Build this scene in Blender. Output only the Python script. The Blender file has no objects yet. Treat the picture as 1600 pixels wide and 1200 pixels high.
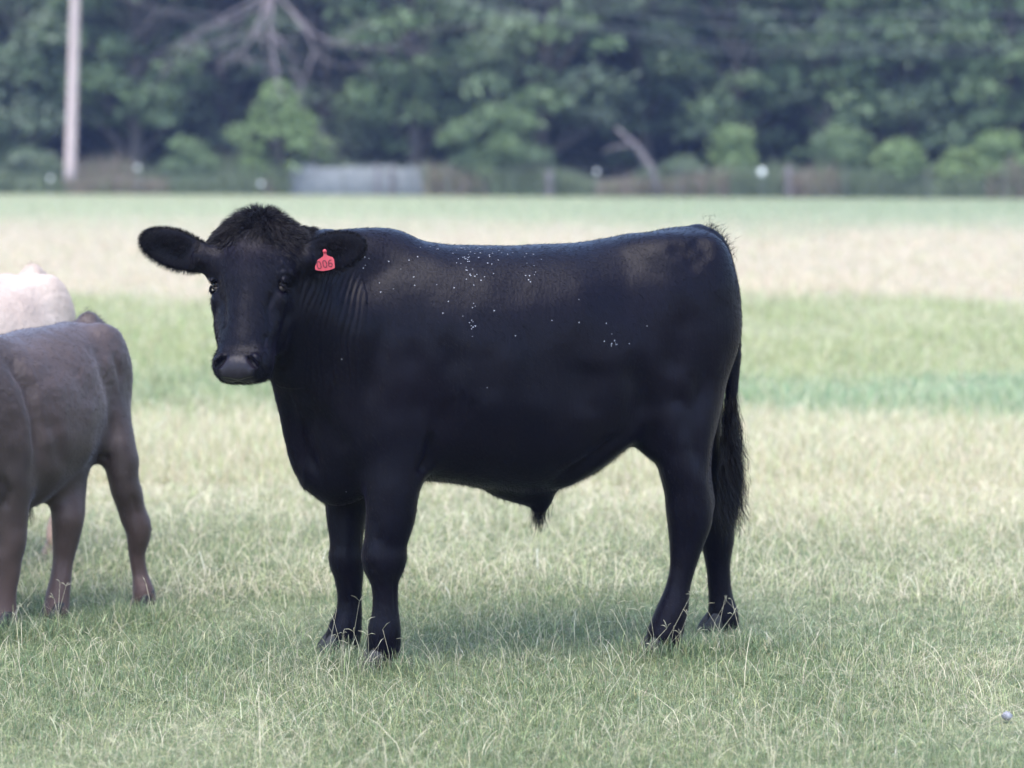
import bpy, math, random
import numpy as np
from mathutils import Vector, Matrix
from mathutils.bvhtree import BVHTree

rng = np.random.default_rng(7)
random.seed(7)
SC = bpy.context.scene
COL = SC.collection
R = math.radians

# ------------------------------------------------------------ camera, sky, sun, exposure
FPX = 4000.0                      # focal length in photograph pixels (1600 wide)
CAM_H = 1.55
PITCH = math.atan(360.0 / FPX)
ROLL = R(-0.28)
cam_d = bpy.data.cameras.new('camera')
cam = bpy.data.objects.new('camera', cam_d)
COL.objects.link(cam)
cam_d.sensor_width = 36.0
cam_d.lens = 36.0 * FPX / 1600.0
cam_d.clip_start = 0.1
cam_d.clip_end = 6000
cam_d.dof.use_dof = True
cam_d.dof.focus_distance = 7.55
cam_d.dof.aperture_fstop = 2.3
Rc = (Matrix.Rotation(R(90) - PITCH, 3, 'X') @ Matrix.Rotation(-ROLL, 3, 'Z'))
cam.matrix_world = Matrix.Translation((0, 0, CAM_H)) @ Rc.to_4x4()
SC.camera = cam
Rn = np.array(Rc)

world = bpy.data.worlds.new('World')
SC.world = world
world.use_nodes = True
wn = world.node_tree
bg = wn.nodes['Background']
sky = wn.nodes.new('ShaderNodeTexSky')
sky.sky_type = 'NISHITA'
sky.sun_disc = False
SUN_EL, SUN_AZ = R(70), R(205)      # azimuth measured clockwise from +Y: high, behind the camera
sky.sun_elevation = SUN_EL
sky.sun_rotation = SUN_AZ
sky.air_density = 1.0
sky.dust_density = 1.5
sky.ozone_density = 2.0
wn.links.new(sky.outputs[0], bg.inputs[0])
bg.inputs[1].default_value = 0.15
sun_d = bpy.data.lights.new('sun', 'SUN')
sun_d.energy = 1.3
sun_d.angle = R(60)
sun_d.color = (1.0, 0.95, 0.9)
sun = bpy.data.objects.new('sun', sun_d)
COL.objects.link(sun)
sd = Vector((math.sin(SUN_AZ) * math.cos(SUN_EL), math.cos(SUN_AZ) * math.cos(SUN_EL), math.sin(SUN_EL)))
sun.rotation_euler = sd.to_track_quat('Z', 'Y').to_euler()
SC.view_settings.view_transform = 'Standard'
SC.view_settings.look = 'None'
SC.view_settings.gamma = 1.0
SC.view_settings.exposure = 1.84
SC.cycles.use_denoising = True
SC.cycles.max_bounces = 8
SC.cycles.diffuse_bounces = 3
SC.cycles.transmission_bounces = 3
SC.cycles.transparent_max_bounces = 6
SC.cycles.volume_bounces = 0

# ------------------------------------------------------------ helpers
def ray(px, py):
    return Rn @ np.array([(px - 800) / FPX, (600 - py) / FPX, -1.0])

def at(px, py, Y):
    d = ray(px, py)
    return np.array([0, 0, CAM_H]) + d * (Y / d[1])

def ground_at(px, py, z=0.0):
    d = ray(px, py)
    return np.array([0, 0, CAM_H]) + d * ((z - CAM_H) / d[2])

def on_plane(px, py, O, L, t):
    """the photograph's ray through a pixel, met with the animal's plane at lateral offset t"""
    d = ray(px, py)
    C = np.array([0, 0, CAM_H])
    k = (t - (C[0] - O[0]) * L[0] - (C[1] - O[1]) * L[1]) / (d[0] * L[0] + d[1] * L[1])
    return C + d * k

def tag(o, label=None, cat=None, group=None, kind=None):
    if label: o['label'] = label
    if cat: o['category'] = cat
    if group: o['group'] = group
    if kind: o['kind'] = kind
    return o

def empty(name, loc=(0, 0, 0), rz=0.0):
    o = bpy.data.objects.new(name, None)
    COL.objects.link(o)
    o.location = loc
    o.rotation_euler = (0, 0, rz)
    o.empty_display_size = 0.2
    return o

def mesh_np(name, V, faces, mat, parent=None, col=None, smooth=True, attrs=None, base=None):
    """faces: list of (n,k) int arrays. V in world space; base: origin of the parent."""
    V = np.asarray(V, dtype=np.float64)
    p_ = parent
    while p_ is not None:
        V = V - np.array(p_.location); p_ = p_.parent
    V = V.astype(np.float32)
    me = bpy.data.meshes.new(name)
    me.vertices.add(len(V))
    me.vertices.foreach_set('co', V.ravel())
    loops, starts, totals, off = [], [], [], 0
    for F in faces:
        F = np.asarray(F, dtype=np.int32)
        if len(F) == 0:
            continue
        n, k = F.shape
        loops.append(F.ravel())
        starts.append(off + np.arange(n, dtype=np.int32) * k)
        totals.append(np.full(n, k, dtype=np.int32))
        off += n * k
    loops = np.concatenate(loops); starts = np.concatenate(starts); totals = np.concatenate(totals)
    me.loops.add(len(loops))
    me.loops.foreach_set('vertex_index', loops)
    me.polygons.add(len(starts))
    me.polygons.foreach_set('loop_start', starts)
    me.polygons.foreach_set('loop_total', totals)
    me.polygons.foreach_set('use_smooth', np.full(len(starts), smooth, dtype=bool))
    if col is not None:
        a = me.color_attributes.new('tint', 'FLOAT_COLOR', 'POINT')
        c = np.ones((len(V), 4), dtype=np.float32)
        c[:, :3] = col
        a.data.foreach_set('color', c.ravel())
    for k, v in (attrs or {}).items():
        a = me.attributes.new(k, 'FLOAT', 'POINT')
        a.data.foreach_set('value', np.asarray(v, dtype=np.float32))
    me.update(calc_edges=True)
    me.validate()
    me.materials.append(mat)
    o = bpy.data.objects.new(name, me)
    COL.objects.link(o)
    if parent is not None:
        o.parent = parent
    return o

def tube(pts, radii, n=8, cap=True):
    pts = np.asarray(pts, float)
    radii = np.broadcast_to(np.asarray(radii, float), (len(pts),))
    T = np.gradient(pts, axis=0)
    T /= np.linalg.norm(T, axis=1)[:, None] + 1e-9
    ref = np.array([0.31, 0.17, 0.93]) if abs(T[0] @ [0.31, .17, .93]) < .9 else np.array([1., 0, 0])
    V = []
    for p, t, r in zip(pts, T, radii):
        u = np.cross(t, ref); u /= np.linalg.norm(u)
        v = np.cross(t, u)
        a = np.arange(n) * 2 * math.pi / n
        V.append(p + r * (np.cos(a)[:, None] * u + np.sin(a)[:, None] * v))
    V = np.concatenate(V)
    F = []
    for i in range(len(pts) - 1):
        for j in range(n):
            k = (j + 1) % n
            F.append((i * n + j, i * n + k, (i + 1) * n + k, (i + 1) * n + j))
    tri = []
    if cap:
        V = np.vstack([V, pts[0], pts[-1]])
        a0, a1 = len(V) - 2, len(V) - 1
        m = (len(pts) - 1) * n
        for j in range(n):
            k = (j + 1) % n
            tri.append((a0, k, j)); tri.append((a1, m + j, m + k))
    return V, np.array(F), np.array(tri, dtype=int).reshape(-1, 3)

class Soup:
    def __init__(s): s.V = []; s.F = {}; s.n = 0; s.C = []
    def add(s, V, *faces, col=None):
        for F in faces:
            F = np.asarray(F)
            if len(F): s.F.setdefault(F.shape[1], []).append(F + s.n)
        s.V.append(np.asarray(V)); s.n += len(V)
        s.C.append(np.broadcast_to(np.asarray(col if col is not None else (1, 1, 1), float), (len(V), 3)))
    def tube(s, pts, r, n=8, col=None):
        V, F, T = tube(pts, r, n); s.add(V, F, T, col=col)
    def box(s, c, h, Rm=None, col=None):
        c = np.asarray(c, float)
        V = np.array([(x, y, z) for x in (-1, 1) for y in (-1, 1) for z in (-1, 1)], float) * np.asarray(h)
        if Rm is not None: V = V @ np.asarray(Rm).T
        s.add(V + c, np.array([(0, 1, 3, 2), (4, 6, 7, 5), (0, 4, 5, 1), (2, 3, 7, 6), (0, 2, 6, 4), (1, 5, 7, 3)]), col=col)
    def ball(s, c, r, n=16, m=10, Rm=None, col=None):
        th = np.linspace(0, math.pi, m + 1)[1:-1]; ph = np.arange(n) * 2 * math.pi / n
        V = [(0, 0, 1)]
        for t in th: V += [(math.sin(t) * math.cos(p), math.sin(t) * math.sin(p), math.cos(t)) for p in ph]
        V.append((0, 0, -1)); V = np.array(V) * np.asarray(r)
        if Rm is not None: V = V @ np.asarray(Rm).T
        Q = [(1 + i * n + j, 1 + (i + 1) * n + j, 1 + (i + 1) * n + (j + 1) % n, 1 + i * n + (j + 1) % n) for i in range(m - 2) for j in range(n)]
        T = [(0, 1 + j, 1 + (j + 1) % n) for j in range(n)] + [(len(V) - 1, 1 + (m - 2) * n + (j + 1) % n, 1 + (m - 2) * n + j) for j in range(n)]
        s.add(V + np.asarray(c, float), np.array(Q), np.array(T), col=col)
    def build(s, name, mat, parent=None, base=None, smooth=True, usecol=False):
        return mesh_np(name, np.concatenate(s.V), [np.concatenate(v) for v in s.F.values()], mat, parent,
                       base=base, smooth=smooth, col=np.concatenate(s.C) if usecol else None)

class Noise2:
    def __init__(s, seed, n=256): s.g = np.random.default_rng(seed).random((n, n)); s.n = n
    def __call__(s, x, y):
        xi = np.floor(x).astype(int); yi = np.floor(y).astype(int)
        fx = x - xi; fy = y - yi
        fx = fx * fx * (3 - 2 * fx); fy = fy * fy * (3 - 2 * fy)
        n = s.n; g = s.g
        a = g[xi % n, yi % n]; b = g[(xi + 1) % n, yi % n]; c = g[xi % n, (yi + 1) % n]; d = g[(xi + 1) % n, (yi + 1) % n]
        return (a * (1 - fx) + b * fx) * (1 - fy) + (c * (1 - fx) + d * fx) * fy
N1, N2, N3 = Noise2(1), Noise2(2), Noise2(3)

# ------------------------------------------------------------ materials
def new_mat(name):
    m = bpy.data.materials.new(name); m.use_nodes = True
    nt = m.node_tree; p = nt.nodes['Principled BSDF']
    return m, nt, p

def noise_node(nt, scale, detail=3, rough=.5, coord=None, vec_scale=None):
    n = nt.nodes.new('ShaderNodeTexNoise'); n.inputs['Scale'].default_value = scale
    n.inputs['Detail'].default_value = detail; n.inputs['Roughness'].default_value = rough
    tc = nt.nodes.new('ShaderNodeTexCoord')
    src = tc.outputs[coord or 'Object']
    if vec_scale:
        mp = nt.nodes.new('ShaderNodeMapping'); mp.inputs['Scale'].default_value = vec_scale
        nt.links.new(src, mp.inputs[0]); src = mp.outputs[0]
    nt.links.new(src, n.inputs['Vector'])
    return n

def ramp(nt, fac, stops):
    r = nt.nodes.new('ShaderNodeValToRGB')
    while len(r.color_ramp.elements) < len(stops): r.color_ramp.elements.new(0.5)
    for e, (p, c) in zip(r.color_ramp.elements, stops):
        e.position = p; e.color = (*c, 1) if len(c) == 3 else c
    nt.links.new(fac, r.inputs[0])
    return r

def leafy(name, rough=0.55, trans=0.35, tcol=(1, 1, .7)):
    """vertex-tinted blade or leaf: reflected and transmitted light"""
    m, nt, p = new_mat(name)
    a = nt.nodes.new('ShaderNodeAttribute'); a.attribute_name = 'tint'
    nt.links.new(a.outputs['Color'], p.inputs['Base Color'])
    p.inputs['Roughness'].default_value = rough
    p.inputs['Specular IOR Level'].default_value = 0.3
    t = nt.nodes.new('ShaderNodeBsdfTranslucent')
    mx = nt.nodes.new('ShaderNodeMix'); mx.data_type = 'RGBA'; mx.blend_type = 'MULTIPLY'
    mx.inputs['Factor'].default_value = 1
    nt.links.new(a.outputs['Color'], mx.inputs['A']); mx.inputs['B'].default_value = (*tcol, 1)
    nt.links.new(mx.outputs['Result'], t.inputs[0])
    ms = nt.nodes.new('ShaderNodeMixShader'); ms.inputs[0].default_value = trans
    nt.links.new(p.outputs[0], ms.inputs[1]); nt.links.new(t.outputs[0], ms.inputs[2])
    nt.links.new(ms.outputs[0], nt.nodes['Material Output'].inputs['Surface'])
    return m

def simple(name, c1, c2, scale=20, rough=.7, metal=0, bump=0, detail=4, vs=None, spec=.5):
    m, nt, p = new_mat(name)
    n = noise_node(nt, scale, detail, vec_scale=vs)
    r = ramp(nt, n.outputs['Fac'], [(.3, c1), (.7, c2)])
    nt.links.new(r.outputs[0], p.inputs['Base Color'])
    p.inputs['Roughness'].default_value = rough; p.inputs['Metallic'].default_value = metal
    p.inputs['Specular IOR Level'].default_value = spec
    if bump:
        b = nt.nodes.new('ShaderNodeBump'); b.inputs['Distance'].default_value = bump
        nt.links.new(n.outputs['Fac'], b.inputs['Height']); nt.links.new(b.outputs[0], p.inputs['Normal'])
    return m

def coat(name, dark, light, sheen=.4, sheen_tint=(.6, .65, 1), rough=.5, spec=.5, pad=(.03, .03, .04), hair_bump=.0012, sheen_rough=.35):
    """short animal coat: mottled colour, fine streaked bump along the lie of the hair, sheen; attribute 'pad' = bare skin"""
    m, nt, p = new_mat(name)
    n = noise_node(nt, 3.2, 5, .55)
    r = ramp(nt, n.outputs['Fac'], [(.35, dark), (.68, light)])
    a = nt.nodes.new('ShaderNodeAttribute'); a.attribute_name = 'pad'
    mx = nt.nodes.new('ShaderNodeMix'); mx.data_type = 'RGBA'
    nt.links.new(a.outputs['Fac'], mx.inputs['Factor'])
    nt.links.new(r.outputs[0], mx.inputs['A']); mx.inputs['B'].default_value = (*pad, 1)
    # where the coat is browner (forehead, shoulder): attribute 'warm'
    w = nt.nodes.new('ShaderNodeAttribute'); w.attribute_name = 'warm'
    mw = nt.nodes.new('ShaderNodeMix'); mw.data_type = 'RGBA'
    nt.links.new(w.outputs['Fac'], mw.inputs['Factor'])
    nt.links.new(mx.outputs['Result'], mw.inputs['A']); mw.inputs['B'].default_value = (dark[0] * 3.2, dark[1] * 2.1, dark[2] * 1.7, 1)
    nt.links.new(mw.outputs['Result'], p.inputs['Base Color'])
    rr = nt.nodes.new('ShaderNodeMapRange'); rr.inputs['To Min'].default_value = rough; rr.inputs['To Max'].default_value = .36
    nt.links.new(a.outputs['Fac'], rr.inputs['Value']); nt.links.new(rr.outputs[0], p.inputs['Roughness'])
    sp = nt.nodes.new('ShaderNodeMapRange'); sp.inputs['To Min'].default_value = spec; sp.inputs['To Max'].default_value = .22
    nt.links.new(a.outputs['Fac'], sp.inputs['Value']); nt.links.new(sp.outputs[0], p.inputs['Specular IOR Level'])
    p.inputs['Sheen Weight'].default_value = sheen
    p.inputs['Sheen Roughness'].default_value = sheen_rough
    p.inputs['Sheen Tint'].default_value = (*sheen_tint, 1)
    h1 = noise_node(nt, 110, 4, .6, vec_scale=(1, 1.0, .16))
    h2 = noise_node(nt, 9, 3, .5)
    b1 = nt.nodes.new('ShaderNodeBump'); b1.inputs['Distance'].default_value = hair_bump; b1.inputs['Strength'].default_value = .8
    b2 = nt.nodes.new('ShaderNodeBump'); b2.inputs['Distance'].default_value = .012; b2.inputs['Strength'].default_value = .35
    nt.links.new(h1.outputs['Fac'], b1.inputs['Height']); nt.links.new(h2.outputs['Fac'], b2.inputs['Height'])
    nt.links.new(b2.outputs[0], b1.inputs['Normal']); nt.links.new(b1.outputs[0], p.inputs['Normal'])
    return m

M_BLACK = coat('black_coat', (.0021, .0018, .0062), (.0048, .0035, .0078), sheen=.034, rough=.38, spec=.12, sheen_tint=(.5, .42, 1), hair_bump=.0022, pad=(.017, .014, .020))
M_BLACK_HAIR = simple('black_hair', (.0015, .0014, .003), (.0095, .007, .0105), 60, .5, spec=.18)
M_POLL_HAIR = simple('poll_hair', (.0045, .0036, .006), (.013, .0088, .0115), 14, .5, spec=.25)
M_TAIL_HAIR = simple('tail_hair', (.004, .0035, .006), (.014, .009, .008), 8, .45, spec=.3)
M_GREY = coat('grey_brown_coat', (.036, .0255, .024), (.074, .051, .047), sheen=.22, rough=.55, spec=.35, pad=(.05, .04, .04), sheen_tint=(.9, .85, 1))
M_CREAM = coat('cream_coat', (.36, .275, .225), (.50, .40, .33), sheen=.15, rough=.65, spec=.3, pad=(.4, .25, .22), hair_bump=.002, sheen_tint=(1, .95, .95))
M_CREAM_HAIR = simple('cream_hair', (.28, .19, .14), (.60, .47, .38), 40, .6)
M_GREY_HAIR = simple('grey_hair', (.026, .019, .018), (.075, .054, .050), 40, .6)
M_HOOF = simple('hoof_horn', (.005, .0045, .005), (.018, .015, .014), 25, .5, vs=(1, 1, 5))
M_HOOF_PALE = simple('pale_hoof_horn', (.2, .15, .11), (.32, .25, .2), 25, .5, vs=(1, 1, 5))
M_EYE, _nt, _p = new_mat('eye_glass'); _p.inputs['Base Color'].default_value = (.008, .005, .005, 1); _p.inputs['Roughness'].default_value = .12; _p.inputs['Specular IOR Level'].default_value = .14
M_SCLERA = simple('eye_white', (.09, .07, .07), (.15, .12, .115), 40, .45)
M_TAG = simple('red_tag_plastic', (.40, .03, .045), (.46, .045, .06), 30, .5)
M_INK, _nt, _p = new_mat('tag_ink'); _p.inputs['Base Color'].default_value = (.09, .008, .02, 1); _p.inputs['Roughness'].default_value = .6
M_GRASS = leafy('grass_blades', .5, .35, (1.0, 1.0, .75))
M_STRAW = leafy('straw_stalks', .6, .25, (1, .95, .8))
M_LEAF = leafy('tree_leaves', .5, .3, (.95, 1.0, .5))
M_BARK = simple('bark', (.05, .042, .035), (.13, .11, .1), 8, .9, bump=.02, vs=(1, 1, .3))
M_DEADWOOD = simple('bare_grey_wood', (.125, .105, .11), (.19, .165, .17), 6, .9, bump=.01, vs=(1, 1, .3))
M_POLE = simple('weathered_pole', (.46, .36, .34), (.62, .5, .47), 5, .85, bump=.006, vs=(3, 3, .25))
M_METAL = simple('galvanised_sheet', (.11, .125, .13), (.19, .205, .21), 4, .7, .1)
M_POST = simple('steel_post', (.10, .11, .10), (.2, .2, .19), 12, .7)
M_CAP = simple('white_cap', (.85, .87, .86), (.95, .95, .95), 10, .4)
M_WIRE = simple('wire', (.22, .23, .26), (.36, .37, .4), 10, .5, .4)
M_STONE = simple('pale_stone', (.16, .16, .18), (.34, .34, .37), 60, .95, bump=.004)

# ------------------------------------------------------------ field colours (the plants' own colours, by where they grow)
def sstep(a, b, x):
    t = np.clip((x - a) / (b - a), 0, 1); return t * t * (3 - 2 * t)

C_GREEN = np.array([.130, .183, .097]); C_YG = np.array([.34, .37, .19]); C_STRAW = np.array([.52, .485, .345])
C_PINK = np.array([.57, .465, .36]); C_TEAL = np.array([.19, .29, .17]); C_FARG = np.array([.36, .41, .25])

def field_mix(x, y):
    """weights of green, yellow-green, straw, pink straw, blue-green, far green"""
    wob = (N1(x * .25 + 9, y * .1 + 3) - .5) * .5 + (N2(x * .07, y * .03 + 7) - .5) * .7 + (N3(x * .9, y * .35) - .5) * .35
    ly = np.log(np.maximum(y, .1)) + wob * .24
    L = np.log
    n = N3(x * 1.1, y * .8) * .6 + N1(x * 3.1 + 5, y * 2.3) * .4
    near = 1 - sstep(L(9.2), L(11.0), ly)
    straw = sstep(L(8.8), L(10.6), ly) * (1 - sstep(L(13.5), L(14.9), ly))
    teal = sstep(L(13.5), L(14.9), ly) * (1 - sstep(L(15.8), L(17.4), ly))
    yg = sstep(L(15.8), L(17.4), ly) * (1 - sstep(L(24), L(27.5), ly))
    pink = sstep(L(24), L(27.5), ly) * (1 - sstep(L(44), L(70), ly))
    far = sstep(L(44), L(70), ly)
    right = sstep(-.1, .15, x / np.maximum(y, 1))
    W = np.zeros((6,) + np.shape(x))
    W[0] = near * (.72 - .35 * n) + teal * (1 - right) * .4 + yg * .12 * n
    W[1] = near * .22 + straw * .42 * n + teal * (1 - right) * .4 + yg * .75 + pink * .15
    W[2] = near * (.06 + .3 * n * n) + straw * .78 + teal * .12 + yg * .42 * (1 - n) + pink * .30
    W[3] = pink * (.75 - .2 * n) + straw * .12 + far * .06
    W[4] = teal * right * (.15 + .5 * n) + far * (.02 + .45 * right)
    W[5] = far * .65 + teal * .3
    return W / W.sum(0)
CP = np.stack([C_GREEN, C_YG, C_STRAW, C_PINK, C_TEAL, C_FARG])

# ground: one sheet out past the horizon
ys = np.concatenate([[-1500, -300, -60, -12, 0], np.geomspace(2.0, 110, 230), [130, 170, 260, 600, 1500, 4000]])
xs = np.concatenate([[-3000, -900, -250, -90, -50], np.linspace(-32, 32, 120), [50, 90, 250, 900, 3000]])
GX, GY = np.meshgrid(xs, ys)
GZ = (N1(GX * 1.3, GY * 1.3) - .5) * .02 * (GY > 2) * (GY < 60) - .012
W = field_mix(GX, GY)
gcol = np.einsum('kij,kc->ijc', W, CP) * .62 + np.array([.030, .022, .012])
V = np.stack([GX, GY, GZ], -1).reshape(-1, 3)
ny, nx = GX.shape
ii = (np.arange(ny - 1)[:, None] * nx + np.arange(nx - 1)[None]).ravel()
gm, nt, p = new_mat('pasture_soil')
a = nt.nodes.new('ShaderNodeAttribute'); a.attribute_name = 'tint'
n = noise_node(nt, 9, 8, .7)
mx = nt.nodes.new('ShaderNodeMix'); mx.data_type = 'RGBA'; mx.blend_type = 'MULTIPLY'; mx.inputs['Factor'].default_value = 1
r = ramp(nt, n.outputs['Fac'], [(.3, (.55, .55, .55)), (.7, (1.35, 1.35, 1.35))])
nt.links.new(a.outputs['Color'], mx.inputs['A']); nt.links.new(r.outputs[0], mx.inputs['B'])
nt.links.new(mx.outputs['Result'], p.inputs['Base Color']); p.inputs['Roughness'].default_value = .95
p.inputs['Specular IOR Level'].default_value = .15
g = mesh_np('ground', V, [np.stack([ii, ii + 1, ii + nx + 1, ii + nx], 1)], gm, col=gcol.reshape(-1, 3))
tag(g, kind='structure')

# ------------------------------------------------------------ grass
def blades(x, y, h, w, col, lean, segs, z0=-.015, curl=1.0, tipcol=None):
    """one tapering, arching ribbon per blade"""
    n = len(x)
    az = rng.random(n) * 2 * math.pi
    wa = az + math.pi / 2 + rng.normal(0, .5, n)
    lx, ly = np.cos(az) * lean, np.sin(az) * lean
    wx, wy = np.cos(wa), np.sin(wa)
    L = segs + 1
    V = np.zeros((n, 2 * segs + 1, 3)); Cc = np.zeros((n, 2 * segs + 1, 3))
    for i in range(segs):
        f = i / segs
        bend = f ** 1.8 * curl
        cx, cy = x + lx * h * bend, y + ly * h * bend
        cz = z0 + h * f * (1 - .35 * lean * f)
        ww = w * .5 * (1 - .45 * f)
        for s, k in ((-1, 0), (1, 1)):
            V[:, 2 * i + k, 0] = cx + s * wx * ww; V[:, 2 * i + k, 1] = cy + s * wy * ww; V[:, 2 * i + k, 2] = cz
            Cc[:, 2 * i + k] = col * (1 + .15 * f)
    V[:, -1, 0] = x + lx * h * curl; V[:, -1, 1] = y + ly * h * curl; V[:, -1, 2] = z0 + h * (1 - .35 * lean)
    Cc[:, -1] = col * 1.15 if tipcol is None else tipcol
    b = (np.arange(n) * (2 * segs + 1))[:, None]
    Q = [b + np.array([[2 * i, 2 * i + 1, 2 * i + 3, 2 * i + 2]]) for i in range(segs - 1)]
    T = b + np.array([[2 * segs - 2, 2 * segs - 1, 2 * segs]])
    return V.reshape(-1, 3), np.concatenate(Q) if Q else np.zeros((0, 4), int), T, Cc.reshape(-1, 3)

def scatter(n, d0, d1, margin=500, power=1.0):
    v = rng.uniform(6200 / d1, 6200 / d0, n)
    D = 6200 / v
    x = rng.uniform(-800 - margin, 800 + margin, n) / FPX * D
    return x, D

def pick(x, y, jitter=.22):
    W = field_mix(x, y)
    cum = W.cumsum(0)
    u = rng.random(len(x))
    idx = (u[None] > cum).sum(0).clip(0, 5)
    c = CP[idx] * np.exp(rng.normal(0, jitter, len(x)))[:, None]
    c = c * (1 + rng.normal(0, .06, (len(x), 3)))
    return c.clip(.01, .85), idx

def hmap(x, y):
    return .45 + .75 * N2(x * 2.3, y * 1.9) + .35 * N1(x * .7 + 3, y * .5)

S = Soup()
# short fine sward near the animals
x, y = scatter(360000, 5.7, 13)
c, idx = pick(x, y)
h = hmap(x, y) * rng.uniform(.020, .060, len(x)) * (.68 + .32 * sstep(6.4, 7.8, y))
h *= 1 + .25 * sstep(9, 11, y)
Vb, Qb, Tb, Cb = blades(x, y, h, rng.uniform(.0010, .0023, len(x)) * y / 7.5, c, rng.uniform(.15, 2.1, len(x)), 3)
S.add(Vb, Qb, Tb, col=Cb)
# middle and far field
x, y = scatter(190000, 12, 93, margin=420)
c, idx = pick(x, y)
h = hmap(x * .5, y * .4) * rng.uniform(.05, .12, len(x))
Vb, Qb, Tb, Cb = blades(x, y, h, rng.uniform(.0014, .0032, len(x)) * y / 7.5, c, rng.uniform(.1, 1.0, len(x)), 2)
S.add(Vb, Qb, Tb, col=Cb)
o = S.build('pasture_grass', M_GRASS, usecol=True)
tag(o, 'short grey green pasture grass covering the whole field', 'grass', kind='stuff')

# dry seeding stalks
S = Soup()
def stalk_set(n, d0, d1, hmin, hmax, w, dens):
    x, y = scatter(n, d0, d1)
    keep = rng.random(n) < dens(x, y)
    x, y = x[keep], y[keep]
    k = len(x)
    c = (C_STRAW * .6 + C_PINK * .4)[None] * np.exp(rng.normal(.12, .2, k))[:, None]
    gsel = rng.random(k) < .35
    c[gsel] = C_YG * 1.25
    h = rng.uniform(hmin, hmax, k)
    Vb, Qb, Tb, Cb = blades(x, y, h, w * rng.uniform(.7, 1.3, k) * y / 7.5, c.clip(0, .85), rng.uniform(.1, 2.2, k), 4)
    S.add(Vb, Qb, Tb, col=Cb)
    return x, y, h, c
stalk_set(26000, 5.7, 9.5, .05, .13, .0012, lambda x, y: (.18 + .75 * sstep(.45, .75, N1(x * 1.6, y * 1.2))) * (.45 + .55 * sstep(6.6, 8, y)))
stalk_set(34000, 8.8, 15, .06, .15, .0016, lambda x, y: .5 + .5 * N1(x * 1.2, y))
stalk_set(9000, 15, 60, .1, .2, .0016, lambda x, y: .6 * N2(x, y))
stalk_set(260, 5.8, 12, .14, .26, .0014, lambda x, y: 1 + 0 * x)
# little branched seed heads (crabgrass fingers) on taller stems
def seedheads(n, d0, d1, centres=None):
    if centres is None:
        x, y = scatter(n, d0, d1); 
    else:
        x, y = centres
    for i in range(len(x)):
        hh = rng.uniform(.08, .19); az = rng.uniform(0, 6.28); ln = rng.uniform(.02, .09)
        base = np.array([x[i], y[i], -.01]); top = base + [math.cos(az) * ln, math.sin(az) * ln, hh]
        mid = base * .5 + top * .5 - [math.cos(az) * ln * .25, math.sin(az) * ln * .25, 0]
        c = (C_STRAW * rng.uniform(.9, 1.45)).clip(0, .85)
        S.tube([base, mid, top], [.0007, .0006, .0004], 3, col=c)
        for f in range(rng.integers(1, 4)):
            a = rng.uniform(0, 6.28); el = rng.uniform(.1, 1.2); l = rng.uniform(.015, .04)
            e = top + l * np.array([math.cos(a) * math.cos(el), math.sin(a) * math.cos(el), math.sin(el)])
            S.tube([top, (top + e) / 2 + [0, 0, .004], e], [.0006, .0009, .0003], 3, col=c)
seedheads(600, 5.8, 11)
fx, fy = [], []
for (px, py, k) in ((540, 1035, 4), (600, 1045, 4), (475, 1040, 3), (1035, 1020, 5), (1130, 1020, 6), (1060, 1010, 3), (80, 985, 4), (230, 960, 2), (1000, 1015, 2)):
    for _ in range(k):
        q = ground_at(px + rng.normal(0, 22), py + rng.uniform(2, 16)); fx.append(q[0]); fy.append(q[1])
seedheads(0, 0, 0, (np.array(fx), np.array(fy)))
# uncropped grass standing round the hooves
tx_, ty_ = [], []
for (px, py) in ((540, 1026), (600, 1044), (572, 1036), (1030, 1020), (1055, 1016), (1130, 1012), (1150, 1006), (85, 985), (226, 962), (8, 990)):
    q = ground_at(px, py)
    tx_.append(q[0] + rng.normal(0, .075, 420)); ty_.append(q[1] + rng.normal(-.03, .055, 420))
tx_ = np.concatenate(tx_); ty_ = np.concatenate(ty_)
tc_, _ = pick(tx_, ty_)
Vb, Qb, Tb, Cb = blades(tx_, ty_, rng.uniform(.03, .095, len(tx_)), rng.uniform(.0012, .0026, len(tx_)), tc_, rng.uniform(.1, .9, len(tx_)), 4)
S.add(Vb, Qb, Tb, col=Cb)
o = S.build('dry_grass_stalks', M_STRAW, usecol=True)
tag(o, 'pale dry seeding grass stalks scattered through the pasture', 'dry grass', kind='stuff')

# ------------------------------------------------------------ sculpting field (smooth blends of solids on a grid)
def smin(a, b, k):
    h = np.clip(.5 + .5 * (b - a) / k, 0, 1)
    return b * (1 - h) + a * h - k * h * (1 - h)

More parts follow.
